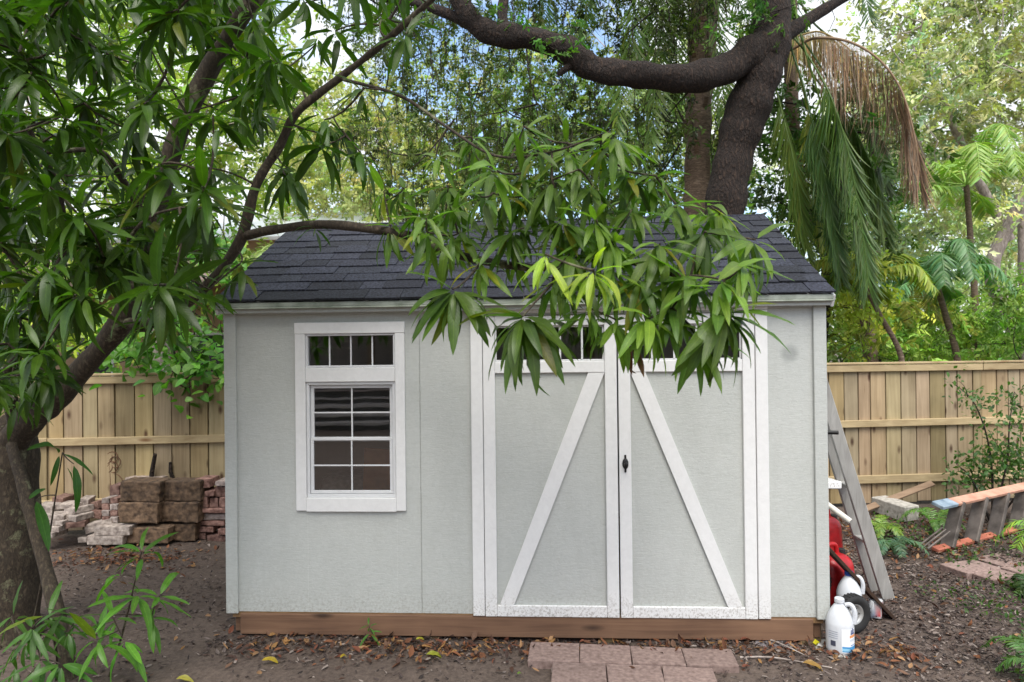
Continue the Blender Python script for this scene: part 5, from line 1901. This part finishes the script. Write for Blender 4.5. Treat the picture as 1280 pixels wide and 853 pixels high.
XY = scatter_xy(4200, dens_leaf)
N = len(XY)
pos = np.stack([XY[:, 0], XY[:, 1], ground_h(XY[:, 0], XY[:, 1]) + rng.uniform(.006, .022, N)], 1)
a = rng.uniform(0, 6.28, N)
ax = np.stack([np.cos(a), np.sin(a), rng.normal(.05, .25, N)], 1)
pal = np.array([S(104, 66, 44), S(136, 88, 58), S(84, 56, 42), S(158, 122, 86), S(76, 56, 48), S(150, 112, 66), S(112, 84, 66), S(120, 70, 50)])
tn = pal[rng.integers(0, len(pal), N)] * rng.uniform(.7, 1.2, (N, 1))
L = rng.uniform(.025, .085, N) * rng.uniform(.6, 1, N)
mb = MB()
leaves(mb, pos, ax, rng.normal(0, .35, (N, 3)) + np.array([0, 0, 1]), L, L * rng.uniform(.28, .5, N), rng.normal(.1, .9, N), tn, 4, None, .5, .02)
tag(mb.build('leaf_litter', M['dry_leaf'], smooth=True), 'brown and orange fallen leaves strewn along the foot of the shed', 'fallen leaves', None, 'stuff')
# single bright leaves one can point at
GF = 'bright yellow fallen leaves'
for px, py, L_, a_, lb, tn in ((342, 828, .13, .1, 'curled yellow leaf alone on the earth below the window', S(206, 178, 60)), (235, 851, .13, .0, 'yellow leaf lying at the bottom edge left of the shed corner', S(200, 190, 90)), (547, 825, .13, .05, 'yellow-green leaf lying in the brown litter below the panel seam', S(176, 180, 62)),
                              (528, 801, .08, .3, 'small yellow leaf at the support block under the rim beam', S(196, 188, 66)), (432, 822, .08, 1.0, 'yellow leaf standing up in the litter below the window', S(206, 176, 60)), (1022, 838, .15, -.4, 'long tan leaf in the mulch left of the printed jug', S(186, 146, 78)),
                              (651, 842, .05, .7, 'small green leaf beside the left outer paver', S(130, 170, 66))):
    p = gnd(px, py, .02)
    mb = MB()
    leaves(mb, np.array([p]) - np.array([[math.cos(a_), math.sin(a_), 0]]) * L_ / 2 + np.array([[0, 0, gz(p[0], p[1]) - .012 + .02]]), np.array([[math.cos(a_), math.sin(a_), .25]]), np.array([[.1, -.3, 1.0]]), np.array([L_ * .78]), np.array([L_ * .26]), np.array([1.2]), np.array([tn]) * .82, 8, None, .6, .03)
    tag(mb.build('fallen_leaf', M['mango_leaf'], smooth=True), lb, 'leaf', GF)
# twigs on the mulch
for k, (p0, p1, lb) in enumerate((((945, 797), (1012, 822), 'thin bare twig slanting under the rim beam to the concrete pad'), ((925, 822), (1040, 835), 'bare twig lying in the litter right of the pavers'))):
    a, b = gnd(*p0, .02), gnd(*p1, .02)
    mb = MB()
    tube(mb, spline([a, (a * .6 + b * .4) + np.array([0, .02, .012]), b], 6), [.006, .005, .003], 6)
    tag(mb.build('fallen_twig', M['pale_bark'], smooth=True), lb, 'twig', 'twigs in the litter')

# ================================================================ the house behind the photographer, seen in the window panes
hb = thing('back_house', 'house with broad pale steps across the yard reflected in the window panes', 'house', (0, -13, 0))
mb = MB()
for k in range(12):
    z = 1.05 + k * .16
    bar(mb, (-9, -13.0, z), (8, -13.0, z), .03, .156, (0, .18, 1), .003, (.45, .42, .40))
mb.build('wall', M['lap_siding'], hb)
mb = MB()
for k in range(6):
    bx(mb, -9.0, 1.5, -12.6, -10.4 - k * .34, -.02 + k * .155, .12 + k * .155, .004, (.12, .11, .10))
mb.build('steps', M['lap_siding'], hb)
for k in range(6):
    mb = MB()
    tl = random.uniform(-.012, .012)
    box(mb, (-3.75, -10.565 - k * .34, .14 + k * .155), (10.54, .37, random.choice((.03, .05, .07))), rotm(0, tl, 0), .004, (.9, .84, .82) if k < 4 else (.7, .58, .55))
    mb.build('tread', M['lap_siding'], hb)
for x in (-4.2, -2.6):
    mb = MB()
    bx(mb, x - .07, x + .07, -12.52, -12.38, .9, 3.2, .004, (.35, .24, .15))
    mb.build('post', M['lap_siding'], hb)
mb = MB()
bar(mb, (0, -11.4, 3.2), (0, -15, 5.2), 19, .12, (0, 0, 1), .01)
mb.build('roof', M['pink_roof'], hb)

# ================================================================ light
CLX, CLK = .2, 4.0
SUN_EL, SUN_AZ = R(58), R(172)       # azimuth from +y (away from the camera) towards +x
sd = bpy.data.lights.new('sun', 'SUN')
sd.energy = 1.75
sd.angle = R(40)
sd.color = (1.0, .96, .89)
so = bpy.data.objects.new('sun', sd)
COL.objects.link(so)
dirv = Vector((math.sin(SUN_AZ) * math.cos(SUN_EL), math.cos(SUN_AZ) * math.cos(SUN_EL), math.sin(SUN_EL)))
so.rotation_euler = dirv.to_track_quat('Z', 'Y').to_euler()
w = bpy.data.worlds.new('World')
sc.world = w
w.use_nodes = True
nt = w.node_tree
bg = nt.nodes['Background']
sky = nt.nodes.new('ShaderNodeTexSky')
sky.sky_type = 'NISHITA'
sky.sun_disc = False
sky.sun_elevation = SUN_EL
sky.sun_rotation = SUN_AZ
sky.air_density = 1.0
sky.dust_density = 1.5
# broken bright cloud over the blue
tc = nt.nodes.new('ShaderNodeTexCoord')
cm = nt.nodes.new('ShaderNodeMapping')
cm.inputs['Scale'].default_value = (1.6, 1.6, 3.2)
cm.inputs['Location'].default_value = (CLX, .3, .7)
nt.links.new(tc.outputs['Generated'], cm.inputs['Vector'])
cn = nt.nodes.new('ShaderNodeTexNoise')
cn.inputs['Scale'].default_value = 1.5
cn.inputs['Detail'].default_value = 6
cn.inputs['Roughness'].default_value = .55
nt.links.new(cm.outputs[0], cn.inputs['Vector'])
cr = nt.nodes.new('ShaderNodeValToRGB')
cr.color_ramp.elements[0].position = .40
cr.color_ramp.elements[0].color = (0, 0, 0, 1)
cr.color_ramp.elements[1].position = .50
cr.color_ramp.elements[1].color = (.92, .92, .92, 1)
nt.links.new(cn.outputs['Fac'], cr.inputs[0])
cx = nt.nodes.new('ShaderNodeMix')
cx.data_type = 'RGBA'
nt.links.new(cr.outputs[0], cx.inputs[0])
nt.links.new(sky.outputs[0], cx.inputs[6])
cx.inputs[7].default_value = (CLK * .97, CLK * .985, CLK, 1)
nt.links.new(cx.outputs[2], bg.inputs[0])
bg.inputs[1].default_value = .12
sc.view_settings.view_transform = 'Standard'
sc.view_settings.look = 'None'
sc.view_settings.exposure = 1.52
sc.view_settings.use_white_balance = True
sc.view_settings.white_balance_temperature = 6500
sc.view_settings.gamma = 1
sc.view_settings.use_curve_mapping = False
sc.cycles.use_denoising = True
sc.cycles.max_bounces = 8
sc.cycles.diffuse_bounces = 4
sc.cycles.transparent_max_bounces = 8
